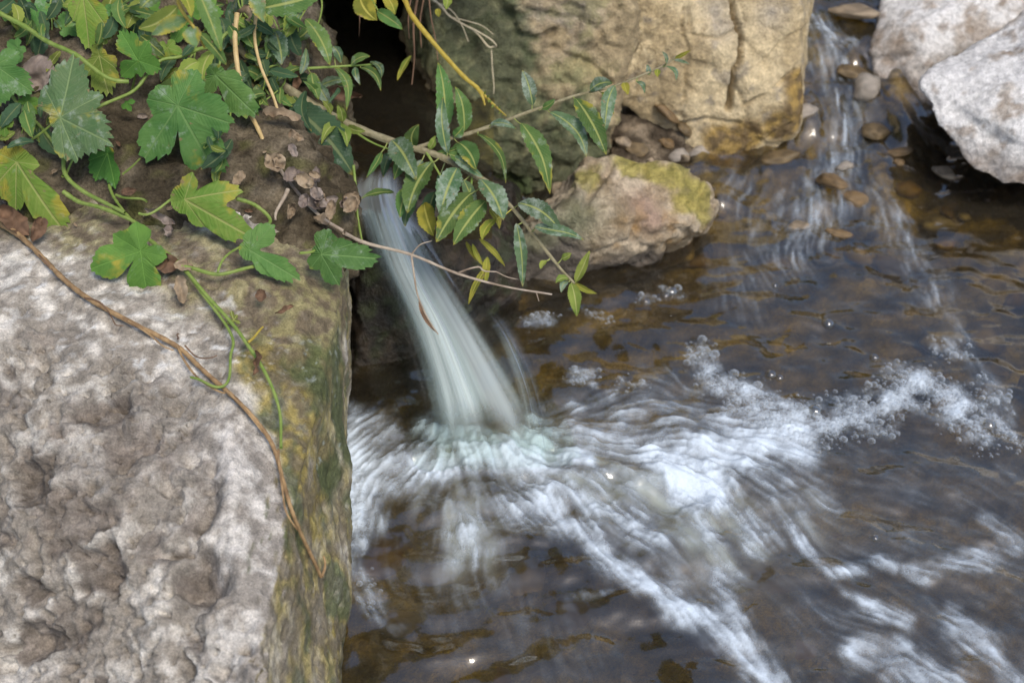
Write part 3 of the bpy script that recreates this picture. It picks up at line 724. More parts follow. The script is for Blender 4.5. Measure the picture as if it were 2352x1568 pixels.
STREAK2 = norm01(lic(blur(RNG.random((ny_, nx_)), 5), 13, 1.2))
# brushes: polyline in photo positions, half-width (photo units), strength
def brush(strokes, soft=1.7):
    D = np.zeros(GXm.shape)
    wob = (fbm(np.stack([GXm.ravel() * 26, GYm.ravel() * 26, GXm.ravel() * 0], 1), 3, 950)).reshape(GXm.shape)
    wob2 = (fbm(np.stack([GXm.ravel() * 26 + 50, GYm.ravel() * 26, GXm.ravel() * 0], 1), 3, 951)).reshape(GXm.shape)
    A = GXm + 0.010 * wob; B = (GYm + 0.014 * wob2)
    for poly, hw, st in strokes:
        P = [W(*p) for p in poly]
        if len(P) == 1: P = [P[0], P[0] + Vector((0.001, 0, 0))]
        best = np.full(GXm.shape, 9.0); r = hw / FPX * 1.4
        for a, b in zip(P[:-1], P[1:]):
            ax, ay, bx, by = a.x, a.y * 0.72, b.x, b.y * 0.72
            ab2 = (bx - ax) ** 2 + (by - ay) ** 2 + 1e-12
            t = np.clip(((A - ax) * (bx - ax) + (B * 0.72 - ay) * (by - ay)) / ab2, 0, 1)
            best = np.minimum(best, np.hypot(A - (ax + t * (bx - ax)), B * 0.72 - (ay + t * (by - ay))))
        D = np.maximum(D, st * sstep(soft, 0.1, best / r))
    return D
SOFT = [([(800, 1010), (830, 1080), (800, 1150)], 70, .9), ([(800, 1150), (810, 1250)], 34, .8), ([(805, 1250), (825, 1340), (870, 1400)], 26, .62), ([(880, 1080), (960, 1090)], 62, .75), ([(960, 1080), (1080, 1060), (1220, 1050), (1340, 1060)], 40, .95),
        ([(1240, 1000), (1330, 1000), (1440, 1010)], 55, .7), ([(1320, 960), (1420, 970), (1560, 980)], 40, .5), ([(1180, 1090), (1300, 1120), (1420, 1170), (1500, 1240)], 44, .72), ([(1500, 1060), (1620, 1050), (1740, 1020), (1810, 1010)], 72, .95), ([(1560, 1120), (1640, 1130)], 60, 1.0),
        ([(1640, 1120), (1700, 1180), (1740, 1240)], 46, .62), ([(1600, 1180), (1620, 1250)], 46, .6), ([(1060, 1190), (1075, 1260)], 50, .55), ([(1150, 1170), (1230, 1180)], 36, .62), ([(1240, 1160), (1350, 1240), (1440, 1320), (1540, 1370), (1640, 1430)], 36, .85), ([(1640, 1430), (1720, 1500), (1780, 1580)], 44, .8),
        ([(1660, 1300), (1660, 1360), (1690, 1440)], 34, .62), ([(1810, 1200), (1840, 1270), (1900, 1310), (1960, 1305)], 22, .75), ([(2000, 1300), (2060, 1310)], 20, .6), ([(2100, 1310), (2200, 1300), (2290, 1280)], 26, .62), ([(2280, 1200), (2330, 1240)], 34, .55),
        ([(1970, 1390), (2040, 1410), (2080, 1430)], 26, .7), ([(1960, 1490), (2080, 1500), (2160, 1560)], 34, .6), ([(2200, 1440), (2280, 1500), (2340, 1580)], 42, .72), ([(2060, 1560), (2200, 1570)], 36, .5), ([(1860, 1130), (1850, 1180)], 28, .5), ([(1780, 1130), (1900, 1160)], 40, .4),
        ([(1310, 1380), (1400, 1370)], 14, .4), ([(900, 1430), (910, 1440)], 12, .4), ([(1060, 1330), (1100, 1300)], 16, .35), ([(1420, 900), (1500, 930), (1600, 950)], 32, .45), ([(1700, 1330), (1640, 1240)], 28, .4)]
RAFT = [([(1600, 810), (1625, 860), (1690, 910)], 26, .75), ([(1690, 915), (1800, 955), (1900, 975)], 44, .85), ([(1900, 970), (2000, 955), (2090, 900)], 38, .8), ([(2090, 895), (2180, 930), (2260, 980)], 48, .8), ([(2260, 970), (2320, 1010)], 26, .7), ([(1320, 868), (1360, 872)], 18, .6), ([(1430, 880), (1480, 884)], 13, .5),
        ([(1215, 738), (1270, 742)], 16, .55), ([(1350, 725), (1400, 745)], 15, .6), ([(2150, 800), (2210, 810)], 18, .55), ([(2240, 880), (2300, 920)], 20, .5), ([(1480, 690), (1490, 692)], 12, .5), ([(1530, 668), (1555, 672)], 16, .6), ([(810, 1100), (800, 1200)], 26, .6)]
CASC = [([(1835, 15), (1870, 50), (1915, 85)], 20, .7), ([(1900, 95), (1960, 100)], 16, .5), ([(1900, 125), (1960, 130), (1925, 180)], 18, .55), ([(1930, 190), (1920, 240)], 14, .5), ([(1925, 235), (1940, 310), (1930, 350)], 26, .6), ([(1850, 450), (1830, 500)], 16, .5), ([(1960, 420), (1990, 520)], 24, .38),
        ([(1800, 440), (1780, 470)], 14, .4), ([(2050, 500), (2090, 560)], 18, .5), ([(2100, 580), (2140, 660), (2150, 700)], 18, .55), ([(2080, 660), (2120, 700)], 14, .4), ([(1870, 560), (1900, 600)], 14, .3), ([(2180, 790), (2230, 830)], 16, .5)]
TURB = [([(1000, 1090), (1080, 1180), (1080, 1260)], 90, .65), ([(1040, 1040), (1240, 1040)], 70, .8), ([(1350, 1080), (1500, 1130), (1640, 1180)], 110, .8), ([(1500, 1200), (1640, 1280), (1720, 1260)], 90, .6), ([(1700, 1180), (1850, 1190)], 80, .5), ([(860, 1080), (960, 1080)], 70, .5)]
SOFT += [([(1300, 1010), (1500, 960), (1700, 950)], 90, .42), ([(1350, 1080), (1600, 1120), (1800, 1130)], 110, .45), ([(1250, 1140), (1500, 1260), (1650, 1300)], 80, .34), ([(1900, 1060), (2100, 1110), (2300, 1120)], 110, .17), ([(1900, 1250), (2100, 1260), (2330, 1340)], 110, .20), ([(1900, 1420), (2150, 1460), (2330, 1540)], 110, .22), ([(1750, 1330), (1850, 1430), (1900, 1560)], 90, .16),
         ([(1000, 1000), (1100, 1040), (1250, 1030)], 46, .9), ([(860, 960), (900, 1040)], 40, .5), ([(1060, 1170), (1080, 1290)], 90, .40), ([(900, 1330), (1100, 1420), (1300, 1480)], 110, .15), ([(2140, 620), (2230, 830), (2310, 950)], 34, .3), ([(1500, 880), (1700, 1000)], 60, .28), ([(790, 1030), (850, 1110), (800, 1200)], 60, .9)]  # faint wide strokes: thin foam that also paints a silky sheen on the pool
CASC += [([(1880, 60), (1930, 200), (1940, 320), (1900, 450), (1800, 600)], 80, .5), ([(1700, 450), (1760, 560), (1700, 680)], 90, .32), ([(2000, 450), (2080, 560), (2130, 680)], 60, .4)]  # broad pale strokes paint the blue-grey sheen of the cascade as thin foam
SOFTD = brush(SOFT); RAFTD = brush([(p, h * 1.35, s_) for p, h, s_ in RAFT], 1.6); CASCD = brush(CASC); TURBD = blur(brush(TURB) * (0.25 + 0.85 * STREAK2), 4)
pp = np.stack([GXm.ravel(), GYm.ravel() * 0.85, GXm.ravel() * 0 + 0.37], 1)
b1, b2, bi = worley2(pp * C(240, 240, 1), 700); BUB = (b2 - b1).reshape(GXm.shape); BUBI = bi.reshape(GXm.shape)
b1c, b2c, bic = worley2(pp * C(420, 420, 1), 720); BUB2 = (b2c - b1c).reshape(GXm.shape)
film = sstep(0.42, 0.08, BUB); film2 = sstep(0.5, 0.1, BUB2)
lump = fbm(np.stack([GXm.ravel() * 40, GYm.ravel() * 40, GXm.ravel() * 0], 1), 3, 960).reshape(GXm.shape)
st = 0.62 * STREAK + 0.38 * STREAK2
softd = np.clip(SOFTD * (0.30 + 0.92 * st ** 1.3) * (0.88 + 0.6 * lump) + 0.9 * np.clip(SOFTD - 0.68, 0, 1), 0, 1)
softd = np.where(SOFTD > 0.02, softd, 0)
raftd = np.clip(RAFTD * (0.42 + 0.26 * np.maximum(film, 0.7 * film2) + 0.7 * lump + 0.35 * (st - 0.5)) - 0.08, 0, 1) * (RAFTD > 0.05)
cascd = np.clip(CASCD * (0.15 + 1.1 * st ** 1.6), 0, 1) * 0.8
DENS = np.clip(np.maximum(np.maximum(softd, raftd), cascd), 0, 1)
# waves
calm = brush([([(1650, 700), (1800, 740), (2000, 780)], 150, 1.0), ([(1900, 880), (2100, 850)], 60, .8)])
P3 = np.stack([GXm.ravel(), GYm.ravel(), GXm.ravel() * 0], 1)
wv = fbm(P3 * C(15, 24, 1) + 0.25 * np.stack([perlin(P3 * 9, 5), perlin(P3 * 9, 6), 0 * P3[:, 0]], 1), 3, 801, gain=0.42).reshape(GXm.shape)
wv2 = fbm(P3 * C(70, 110, 1), 2, 802).reshape(GXm.shape)
rough_w = brush([([(1000, 1060), (1250, 1060), (1650, 1110)], 150, 1.0), ([(1080, 1200), (1400, 1250)], 90, .7)])
LSW = norm01(lic(blur(RNG.random((ny_, nx_)), 10), 18, 1.3)) - 0.5
cas = sstep(1.34, 1.42, GYm)
HW = 0.0085 * wv + 0.0003 * wv2 * (1 - 0.85 * calm) + 0.0024 * LSW * (0.35 + 0.9 * rough_w + 1.0 * cas) * (1 - 0.8 * calm)
HW += rough_w * (0.0045 * np.clip(lump + 0.25, 0, 1) + 0.002 * lump)
cx = W(1830, 790); rr = np.hypot(GXm - cx.x, (GYm - cx.y) * 1.3)
HW += 0.0018 * np.sin(rr * 150) * np.exp(-(rr / 0.09) ** 2)
ZW = zwater(GXm, GYm) + HW
def sample(A, x, y):
    ix = np.clip(((x - GX0) / GS).round().astype(int), 0, nx_ - 1); iy = np.clip(((y - GY0) / GS).round().astype(int), 0, ny_ - 1)
    return A[iy, ix]
def build_water():
    xs = axis(-2.6, GX0, GX1 - 0.003, 2.8, 0.0028, 0.06); ys = axis(-1.4, GY0, GY1 - 0.003, 4.0, 0.0028, 0.06)
    X, Y = np.meshgrid(xs, ys)
    inside = (sstep(GX0, GX0 + 0.03, X) * sstep(GX1, GX1 - 0.03, X) * sstep(GY0, GY0 + 0.03, Y) * sstep(GY1, GY1 - 0.03, Y))
    Hs = blur(HW, 1); Z = zwater(X, Y) + sample(Hs, X, Y) * inside
    T = sample(TURBD, X, Y) * inside
    me = mesh_np('water', np.stack([X.ravel(), Y.ravel(), Z.ravel()], 1), grid_faces(len(xs), len(ys)), attrs={'turbid': T.ravel()})
    tag(obj('water', me, M['water']), kind='structure')
build_water()
def build_foam():
    D = DENS
    m = blur((D > 0.03).astype(float), 2) > 0.02
    m[0, :] = m[-1, :] = False; m[:, 0] = m[:, -1] = False
    cell = m[:-1, :-1] | m[1:, :-1] | m[:-1, 1:] | m[1:, 1:]
    idx = np.arange(nx_ * ny_).reshape(ny_, nx_)
    F = np.stack([idx[:-1, :-1], idx[:-1, 1:], idx[1:, 1:], idx[1:, :-1]], -1)[cell]
    used = np.unique(F); mp = np.full(nx_ * ny_, -1); mp[used] = np.arange(len(used))
    raftw = sstep(0.05, 0.4, RAFTD)
    bulge = raftw * (0.0022 * (1 - film) * BUBI + 0.0008 * (1 - film2)) + 0.0015 * st * (1 - raftw)
    Z = ZW + 0.0008 + D * 0.0025 + bulge * np.clip(D * 2, 0, 1) + 0.003 * rough_w * np.clip(st - 0.3, 0, 1) * D
    V = np.stack([GXm.ravel()[used], GYm.ravel()[used], Z.ravel()[used]], 1)
    me = mesh_np('foam', V, mp[F], attrs={'froth': D.ravel()[used]})
    o = obj('foam', me, M['foam'])
    tag(o, 'white foam streaked over the pool below the waterfall', 'foam', kind='stuff')
build_foam()

def foam_bubbles():
    rg = np.random.default_rng(4); V = []; F = []; nb = 0
    nu, nv = 8, 4; a = np.linspace(0, math.pi / 2, nv); b = np.linspace(0, 2 * math.pi, nu + 1)
    base = np.array([(math.cos(x) * math.cos(y), math.cos(x) * math.sin(y), 0.8 * math.sin(x)) for x in a for y in b]); fb = grid_faces(nu + 1, nv)
    prob = np.clip(RAFTD, 0, 1) + 0.25 * brush([([(800, 1060), (800, 1200), (815, 1300), (840, 1380)], 40, 1.0)]) + 0.02 * (SOFTD > 0.5); prob = prob * (prob > 0.12); prob = prob.ravel() / prob.sum()
    for k in rg.choice(len(prob), 1500, p=prob):
        r = min(0.0055, 0.0007 + rg.exponential(0.0010)); x = GXm.ravel()[k] + rg.uniform(-.001, .001); y = GYm.ravel()[k] + rg.uniform(-.001, .001)
        V.append(base * r + C(x, y, ZW.ravel()[k] + 0.0018)); F.append(fb + nb); nb += len(base)
    k = NT('foam_bubble'); lw = k.n('LayerWeight'); lw.inputs['Blend'].default_value = 0.4
    g = k.n('BsdfPrincipled'); g.inputs['Base Color'].default_value = (0.66, 0.73, 0.80, 1); g.inputs['Roughness'].default_value = 0.12; t = k.n('BsdfTransparent')
    m = k.n('MixShader'); k.set(m.inputs[0], k.math('MULTIPLY_ADD', lw.outputs['Facing'], 0.62, 0.03, clamp=True)); k.t.links.new(t.outputs[0], m.inputs[1]); k.t.links.new(g.outputs[0], m.inputs[2]); k.surf(m.outputs[0])
    tag(obj('foam_bubbles', mesh_np('foam_bubbles', np.vstack(V), np.vstack(F)), k.m), 'raft of small clear bubbles drifting on the pool', 'foam', kind='stuff')
foam_bubbles()
# ---- the fall
def catmull(P, n):
    P = [np.array(p, float) for p in P]; P = [2 * P[0] - P[1]] + P + [2 * P[-1] - P[-2]]
    out = []; segs = len(P) - 3
    for k in range(n):
        t = k / (n - 1) * segs; i = min(int(t), segs - 1); f = t - i
        a, b, c, d = P[i:i + 4]
        out.append(0.5 * ((2 * b) + (-a + c) * f + (2 * a - 5 * b + 4 * c - d) * f * f + (-a + 3 * b - 3 * c + d) * f ** 3))
    return np.array(out)
def sheet(name, left, right, mat, parent, seed, dens, nu=90, nv=120, bulge=0.012, off=0.0):
    L = catmull([tuple(U(*p)) for p in left], nv); R = catmull([tuple(U(*p)) for p in right], nv)
    u = np.linspace(0, 1, nu)
    V = L[:, None, :] * (1 - u)[None, :, None] + R[:, None, :] * u[None, :, None]
    vv = np.linspace(0, 1, nv)
    UVm = np.stack(np.broadcast_arrays(u[None, :], vv[:, None]), -1).reshape(-1, 2)
    q = np.stack([UVm[:, 0] * 9 + seed, UVm[:, 1] * 1.2, UVm[:, 0] * 0], 1)
    s = perlin(q, seed) + 0.25 * perlin(q * C(2, 1.4, 1), seed + 1)
    nrm = np.array([0.15, -0.72, 0.68])
    V = V.reshape(-1, 3) + (nrm[None, :] * (bulge * np.sin(np.pi * UVm[:, 0]) + 0.0016 * s + off)[:, None])
    d = dens(UVm[:, 0], UVm[:, 1]) * sstep(0.0, 0.16, UVm[:, 1] + 0.05 * s)
    me = mesh_np(name, V, grid_faces(nu, nv), uv=UVm + C(seed * 0.37, seed * 0.11), attrs={'froth': d})
    return obj(name, me, mat, parent)
def waterfall():
    root = empty('waterfall', UZ(1080, 1040, 0)); root['kind'] = 'structure'
    root['label'] = 'silky white water pouring over the ledge into the pool'
    inv = Matrix.Translation(-Vector(root.location))
    Lm = [(830, 385, 1.43), (806, 440, 1.405), (815, 500, 1.375), (838, 600, 1.37), (885, 720, 1.36), (925, 850, 1.35), (942, 960, 1.345), (950, 1085, 1.335)]
    Rm = [(935, 390, 1.45), (945, 450, 1.42), (1000, 540, 1.39), (1070, 640, 1.375), (1155, 760, 1.36), (1240, 880, 1.355), (1300, 960, 1.35), (1345, 1065, 1.335)]
    edge = lambda a, b: (lambda u, v: sstep(0, a, u) * sstep(1, 1 - b, u))
    d1 = lambda u, v: sstep(0, 0.26, u + 0.03 * np.sin(v * 9)) * (0.62 + 0.38 * sstep(1.0, 0.4, u)) * sstep(1, 0.62, u + 0.04 * np.sin(v * 7)) * sstep(1.0, 0.78, v + 0.03 * np.sin(u * 17)) * (1 - 0.30 * v)
    parts = [sheet('water_sheet', Lm, Rm, mat_fall('fall_main', 0.34, 0.80, 0.82), root, 3, d1),
             sheet('water_sheet', Lm, Rm, mat_fall('fall_second', 0.34, 0.86, 0.8, (0.55, 0.66, 0.68)), root, 8, d1, off=-0.014, bulge=0.006)]
    # bright tongue, left of the middle
    Lt = [(850, 395, 1.43), (838, 450, 1.40), (852, 520, 1.37), (885, 620, 1.362), (940, 740, 1.352), (975, 860, 1.343), (992, 960, 1.338), (1000, 1050, 1.338)]
    Rt = [(900, 395, 1.44), (905, 450, 1.405), (930, 530, 1.375), (975, 640, 1.362), (1040, 760, 1.352), (1095, 880, 1.343), (1130, 960, 1.338), (1150, 1050, 1.338)]
    parts.append(sheet('water_sheet', Lt, Rt, mat_fall('fall_tongue', 0.24, 0.88, 0.9, (0.64, 0.73, 0.74)), root, 14, lambda u, v: 0.95 * sstep(0, 0.3, u) * sstep(1, 0.6, u) * sstep(1.0, 0.76, v) * (1 - 0.2 * v), off=0.013))
    # thin veils on both sides
    Lv = [(1050, 690, 1.40), (1110, 780, 1.375), (1150, 880, 1.362), (1170, 980, 1.355), (1180, 1050, 1.35)]
    Rv = [(1150, 700, 1.41), (1200, 780, 1.385), (1240, 880, 1.37), (1262, 970, 1.36), (1275, 1030, 1.35)]
    parts.append(sheet('water_veil', Lv, Rv, mat_fall('fall_veil', 0.36, 0.90, 0.7), root, 21, lambda u, v: 0.55 * sstep(0, 0.4, u) * sstep(1, 0.5, u) * sstep(0, 0.35, v) * sstep(1.0, 0.93, v)))
    for p in parts: p.location = -Vector(root.location)
    # drops thrown up where it lands
waterfall()
def hollow_water():
    xs = np.linspace(-0.24, -0.02, 60); ys = np.linspace(1.15, 1.85, 120); X, Y = np.meshgrid(xs, ys)
    P = np.stack([X.ravel(), Y.ravel(), X.ravel() * 0], 1)
    Z = 0.118 + 0.05 * sstep(1.15, 1.5, Y.ravel()) * 0 + 0.002 * fbm(P * C(40, 25, 1), 3, 5)
    me = mesh_np('water', np.stack([X.ravel(), Y.ravel(), Z], 1), grid_faces(60, 120), attrs={'turbid': np.zeros(len(Z))})
    tag(obj('water', me, M['water']), kind='structure')
hollow_water()
#@@REST@@
# ================================================================== STONES IN THE STREAM
def pebble_mesh(seed, flat=0.6, sub=3):
    bm = bmesh.new(); bmesh.ops.create_icosphere(bm, subdivisions=sub, radius=1.0)
    V = np.array([v.co[:] for v in bm.verts]); bm.verts.index_update()
    F = np.array([[v.index for v in f.verts] for f in bm.faces]); bm.free()
    rng = np.random.default_rng(seed)
    # facet it a little like river stone
    for _ in range(14):
        n = rng.normal(size=3); n /= np.linalg.norm(n); d = V @ n; c = rng.uniform(0.5, 0.85)
        V = V - np.maximum(d - c, 0)[:, None] * n * 0.8
    V = V * (1 + 0.12 * fbm(V * 1.6 + seed, 3, seed))[:, None]
    V[:, 2] *= flat
    n1 = fbm(V * 2.5 + seed * 3, 4, seed + 5)
    base = [C(0.33, 0.26, 0.18), C(0.22, 0.145, 0.07), C(0.33, 0.29, 0.245), C(0.17, 0.12, 0.06)][seed % 4]
    col = lerp(base * 0.5, base * 1.0, sstep(-0.4, 0.4, n1))
    return mesh_np('pebble', V, F, colors={'tint': col}, attrs={'wet': np.full(len(V), 0.6)})
PEB = [pebble_mesh(s, 0.55 + 0.1 * (s % 3)) for s in range(8)]
PEBS = [pebble_mesh(s + 20, 0.55 + 0.1 * (s % 3), 2) for s in range(8)]
for me in PEB + PEBS: me.materials.append(M['pebble'])
def stone(px, py, rx, ry, z, mesh, label=None, rot=0.0, group=None, name='stone', tilt=0.0):
    """stone centred at photo position; rx, ry half sizes in photo units, z = height over the water there"""
    w = W(px, py); p = UZ(px, py, w.z + z - (0.004 if z > 0 and py > 60 else 0)); d = (p - CAMP).length
    o = obj(name, mesh); o.location = p
    s = d / FPX
    o.scale = (rx * s * 1.12, ry * s * 1.25, min(rx, ry) * s * 1.1); o.rotation_euler = (random.uniform(-.2, .2), random.uniform(-.2, .2) + tilt, rot)
    tag(o, label, 'stone', group)
    return o
G1 = 'stones standing out of the stream'
stone(1955, 26, 58, 30, 0.012, PEB[0], 'pale oval cobble at the top edge between the tan and the white boulders', -0.3, G1)
stone(1993, 200, 38, 34, 0.010, PEB[2], 'beige cobble against the left foot of the layered upper right boulder', 0.6, G1)
stone(2166, 394, 30, 22, 0.008, PEB[0], 'small pinkish cobble below the rounded white boulder', -0.6, G1)
stone(1905, 415, 24, 44, 0.012, PEB[1], 'slanting tan stone splitting the water in the lower cascade', 0.5, G1)
stone(1942, 382, 22, 14, 0.008, PEB[2], 'tiny pale stone tip beside the slanting tan stone', 0.2, G1)
stone(2060, 350, 34, 16, 0.003, PEB[1], 'flat brown stone in the dark water left of the white boulder', 0.1, G1)
stone(2063, 372, 14, 12, 0.006, PEB[1], 'small orange brown stone right of the cascade', 0.1, G1)
stone(1790, 360, 44, 24, 0.006, PEB[3], 'dark wet stone at the foot of the tan boulder', 0.3, G1)
stone(1960, 165, 38, 22, 0.006, PEB[3], 'dark olive stone under the upper cascade', 0.1, G1)
stone(2010, 300, 30, 26, 0.004, PEB[3], 'wet black brown stone beside the lower fall of the cascade', 0.1, G1)
stone(1850, 260, 34, 22, 0.000, PEB[2], 'grey brown flat stone in the cascade right of the tan boulder', 0.2, G1)
stone(1960, 455, 34, 26, 0.003, PEB[1], 'brown stone under thin water below the cascade', -0.3, G1)
stone(1830, 520, 26, 22, -0.002, PEB[0], 'peach stone just under the water below the cascade', 0.3, G1)
stone(1925, 535, 36, 14, 0.000, PEB[1], 'flat orange stone just under the water, right of the peach stone', -0.15, G1)
# stones on the bed, seen through the water
spots = []
for k in range(900):
    px, py = random.uniform(1560, 2420), random.uniform(-40, 900)
    if py > 620 and px < 2150: continue
    if px > 2200 and py < 420: continue
    spots.append((px, py))
kept = []
for q in spots:
    r = random.uniform(16, 40) if q[1] < 560 else random.uniform(30, 62)
    if all((q[0] - k[0]) ** 2 + ((q[1] - k[1]) * 1.4) ** 2 > (0.75 * (r + k[2])) ** 2 for k in kept): kept.append((*q, r))
for k, (px, py, r) in enumerate(kept[:90]):
    far = py < 560
    if far and px < 2080:
        lab = 'brown stone on the stream bed %s' % ('in the narrow run beside the tan boulder' if py < 300 and px > 1800 else 'under the lower cascade' if px > 1800 else 'in the shallows right of the low block')
    else:
        lab = 'dark amber stone on the stream bed %s' % ('in the shadow under the white boulder' if py < 560 else 'in the clear still water at the right edge')
    grp = 'stones under the shallow water' if far and px < 2080 else 'stones under the still water at the right'
    w = W(px, py); z = -0.026 if far else -0.05
    stone(px, py, r, r * random.uniform(.6, .85), z, PEBS[random.randrange(8)], lab, random.uniform(0, 6.28), grp)
kept2 = []
for k in range(500):
    px, py = random.uniform(840, 2300), random.uniform(1230, 1640); r = random.uniform(45, 110)
    if all((px - q[0]) ** 2 + ((py - q[1]) * 1.3) ** 2 > (0.9 * (r + q[2])) ** 2 for q in kept2): kept2.append((px, py, r))
for px, py, r in kept2[:26]:
    stone(px, py, r, r * random.uniform(.65, .9), -0.10, PEBS[random.randrange(8)], 'ochre stone on the pool bed %s' % ('beside the foot of the big pale boulder' if px < 1250 else 'between the foam trails at the bottom' if px < 1750 else 'in the lower right of the pool'), random.uniform(0, 6.28), 'stones under the foreground pool')
# rubble between the two back boulders
RUB = [(1440, 250, 34, 70, 0, 'pale upright splinter of stone leaning in the gap between the back boulders', .1), (1530, 250, 46, 20, 1, 'shell shaped tan flake lying in the gap between the back boulders', .7), (1470, 330, 40, 20, 3, 'dark earthy lump in the gap behind the low block', .2),
       (1530, 320, 26, 18, 1, 'small ochre stone in the gap behind the low block', .4), (1560, 350, 30, 20, 2, 'grey stone chip in the gap behind the low block', .1), (1605, 350, 34, 36, 2, 'pale grey wedge of stone at the foot of the tan boulder', .2), (1500, 360, 22, 14, 0, 'cream pebble behind the top of the low block', .3), (1430, 320, 26, 34, 0, 'narrow cream stone chip right of the mossy boulder', .3),
       (1575, 290, 30, 26, 3, 'brown earthy stone under the tan boulder', .6), (1620, 400, 24, 26, 2, 'grey pebble touching the right end of the low block', .1)]
for px, py, rx, ry, m, lab, rot in RUB:
    p, n = hit(px, py); d = (p - CAMP).length; s = d / FPX
    o = obj('stone', PEB[m]); o.location = p - Vector((0, 0, 0.004)); o.scale = (rx * s, rx * s * 0.8, ry * s); o.rotation_euler = (0.3, rot, rot)
    tag(o, lab, 'stone', 'rubble between the back boulders')

# ---- bubbles riding on the pool
def bubble_mesh():
    nu, nv = 20, 8; V = []
    for j in range(nv):
        a = j / (nv - 1) * math.pi / 2
        for i in range(nu + 1):
            b = i / nu * 2 * math.pi; V.append((math.cos(a) * math.cos(b), math.cos(a) * math.sin(b), math.sin(a) * 0.8))
    return mesh_np('bubble', V, grid_faces(nu + 1, nv))
def mat_bubble():
    k = NT('bubble_film'); fr = k.n('LayerWeight'); fr.inputs['Blend'].default_value = 0.35
    g = k.n('BsdfGlossy'); g.inputs['Roughness'].default_value = 0.03; t = k.n('BsdfTransparent'); t.inputs['Color'].default_value = (0.9, 0.88, 0.84, 1)
    m = k.n('MixShader'); k.set(m.inputs[0], k.math('MULTIPLY_ADD', fr.outputs['Facing'], 0.75, 0.08, clamp=True)); k.t.links.new(t.outputs[0], m.inputs[1]); k.t.links.new(g.outputs[0], m.inputs[2])
    return k.surf(m.outputs[0])
BM = bubble_mesh(); BM.materials.append(mat_bubble())
BUBS = [(1541, 668, 17, 'large clear bubble in the pool below the low block'), (1528, 676, 11, 'small bubble touching the large one below the low block'), (1482, 690, 13, 'clear bubble left of the large one below the low block'), (1901, 745, 15, 'lone ring shaped bubble in the calm middle of the pool'),
        (1780, 656, 8, 'tiny bright bubble on the smooth water right of the low block'), (2010, 812, 11, 'bubble on the calm water right of the lone ring shaped one'), (1770, 862, 13, 'bubble at the upper end of the foam raft in the pool'), (1790, 868, 10, 'second bubble at the upper end of the foam raft'), (1870, 950, 16, 'dark bubble in the middle of the foam raft'), (2270, 980, 16, 'bubble at the right end of the foam raft'), (2008, 1240, 9, 'bubble in the choppy water at the right')]
for px, py, r, lab in BUBS:
    w = W(px, py); o = obj('bubble', BM); z = float(sample(ZW, np.array([w.x]), np.array([w.y]))[0]); o.location = (w.x, w.y, z)
    s = r * (w - CAMP).length / FPX; o.scale = (s, s, s); tag(o, lab, 'bubble', 'bubbles on the pool')

# ================================================================== PLANTS
M['willow'] = mat_leaf('willow_leaf', (0.065, 0.14, 0.035), (0.115, 0.20, 0.055), mild=0.45, yel=0.02, brown=0.25)
M['willow_dusty'] = mat_leaf('willow_leaf_dusty', (0.06, 0.125, 0.055), (0.105, 0.17, 0.085), mild=0.9, brown=0.3)
M['willow_yellow'] = mat_leaf('willow_leaf_yellow', (0.16, 0.20, 0.03), (0.26, 0.26, 0.04), rib=(0.5, 0.45, 0.1), yel=0.5, brown=0.35)
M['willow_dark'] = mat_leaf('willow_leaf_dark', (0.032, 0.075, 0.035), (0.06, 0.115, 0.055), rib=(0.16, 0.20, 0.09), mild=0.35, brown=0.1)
M['fresh'] = mat_leaf('young_leaf', (0.15, 0.22, 0.04), (0.24, 0.30, 0.06), rib=(0.4, 0.42, 0.15), mild=0.1)
M['hop'] = mat_leaf('hop_leaf', (0.065, 0.17, 0.04), (0.12, 0.245, 0.065), rib=(0.16, 0.28, 0.09), mild=0.45, yel=0.10, brown=0.32, palm=True)
M['hop_green'] = mat_leaf('hop_leaf_green', (0.065, 0.17, 0.03), (0.11, 0.25, 0.045), rib=(0.15, 0.30, 0.06), mild=0.1, yel=0.1, brown=0.2, palm=True)
M['hop_pale'] = mat_leaf('hop_leaf_pale', (0.10, 0.20, 0.075), (0.16, 0.25, 0.11), rib=(0.22, 0.30, 0.13), mild=0.6, yel=0.3, brown=0.42, palm=True)
M['hop_yellow'] = mat_leaf('hop_leaf_yellowing', (0.13, 0.24, 0.035), (0.22, 0.30, 0.06), rib=(0.34, 0.36, 0.12), mild=0.2, yel=0.36, brown=0.45, palm=True)
M['stem_green'] = mat_simple('green_stem', (0.13, 0.20, 0.035), (0.21, 0.27, 0.07), 160, 0.5)
M['stem_willow'] = mat_simple('willow_bark', (0.16, 0.14, 0.075), (0.27, 0.24, 0.15), 220, 0.75, 0.5)
M['stem_yellow'] = mat_simple('yellow_twig', (0.30, 0.22, 0.035), (0.42, 0.33, 0.06), 160, 0.45)
M['stem_straw'] = mat_simple('straw_stem', (0.40, 0.28, 0.12), (0.52, 0.40, 0.20), 160, 0.6)
M['stem_brown'] = mat_simple('brown_vine', (0.15, 0.09, 0.045), (0.36, 0.24, 0.12), 120, 0.8, 0.6)
M['stem_dead'] = mat_simple('dead_twig', (0.19, 0.14, 0.10), (0.42, 0.36, 0.29), 60, 0.8, 0.5)
M['root'] = mat_simple('pale_root', (0.42, 0.36, 0.24), (0.55, 0.49, 0.36), 200, 0.8)
M['dry'] = mat_simple('dry_leaf', (0.20, 0.145, 0.095), (0.40, 0.315, 0.22), 70, 0.85, 0.7, 0.2, 0.2)
M['dry_grey'] = mat_simple('dry_leaf_grey', (0.17, 0.135, 0.12), (0.33, 0.275, 0.24), 70, 0.85, 0.7, 0.2, 0.15)
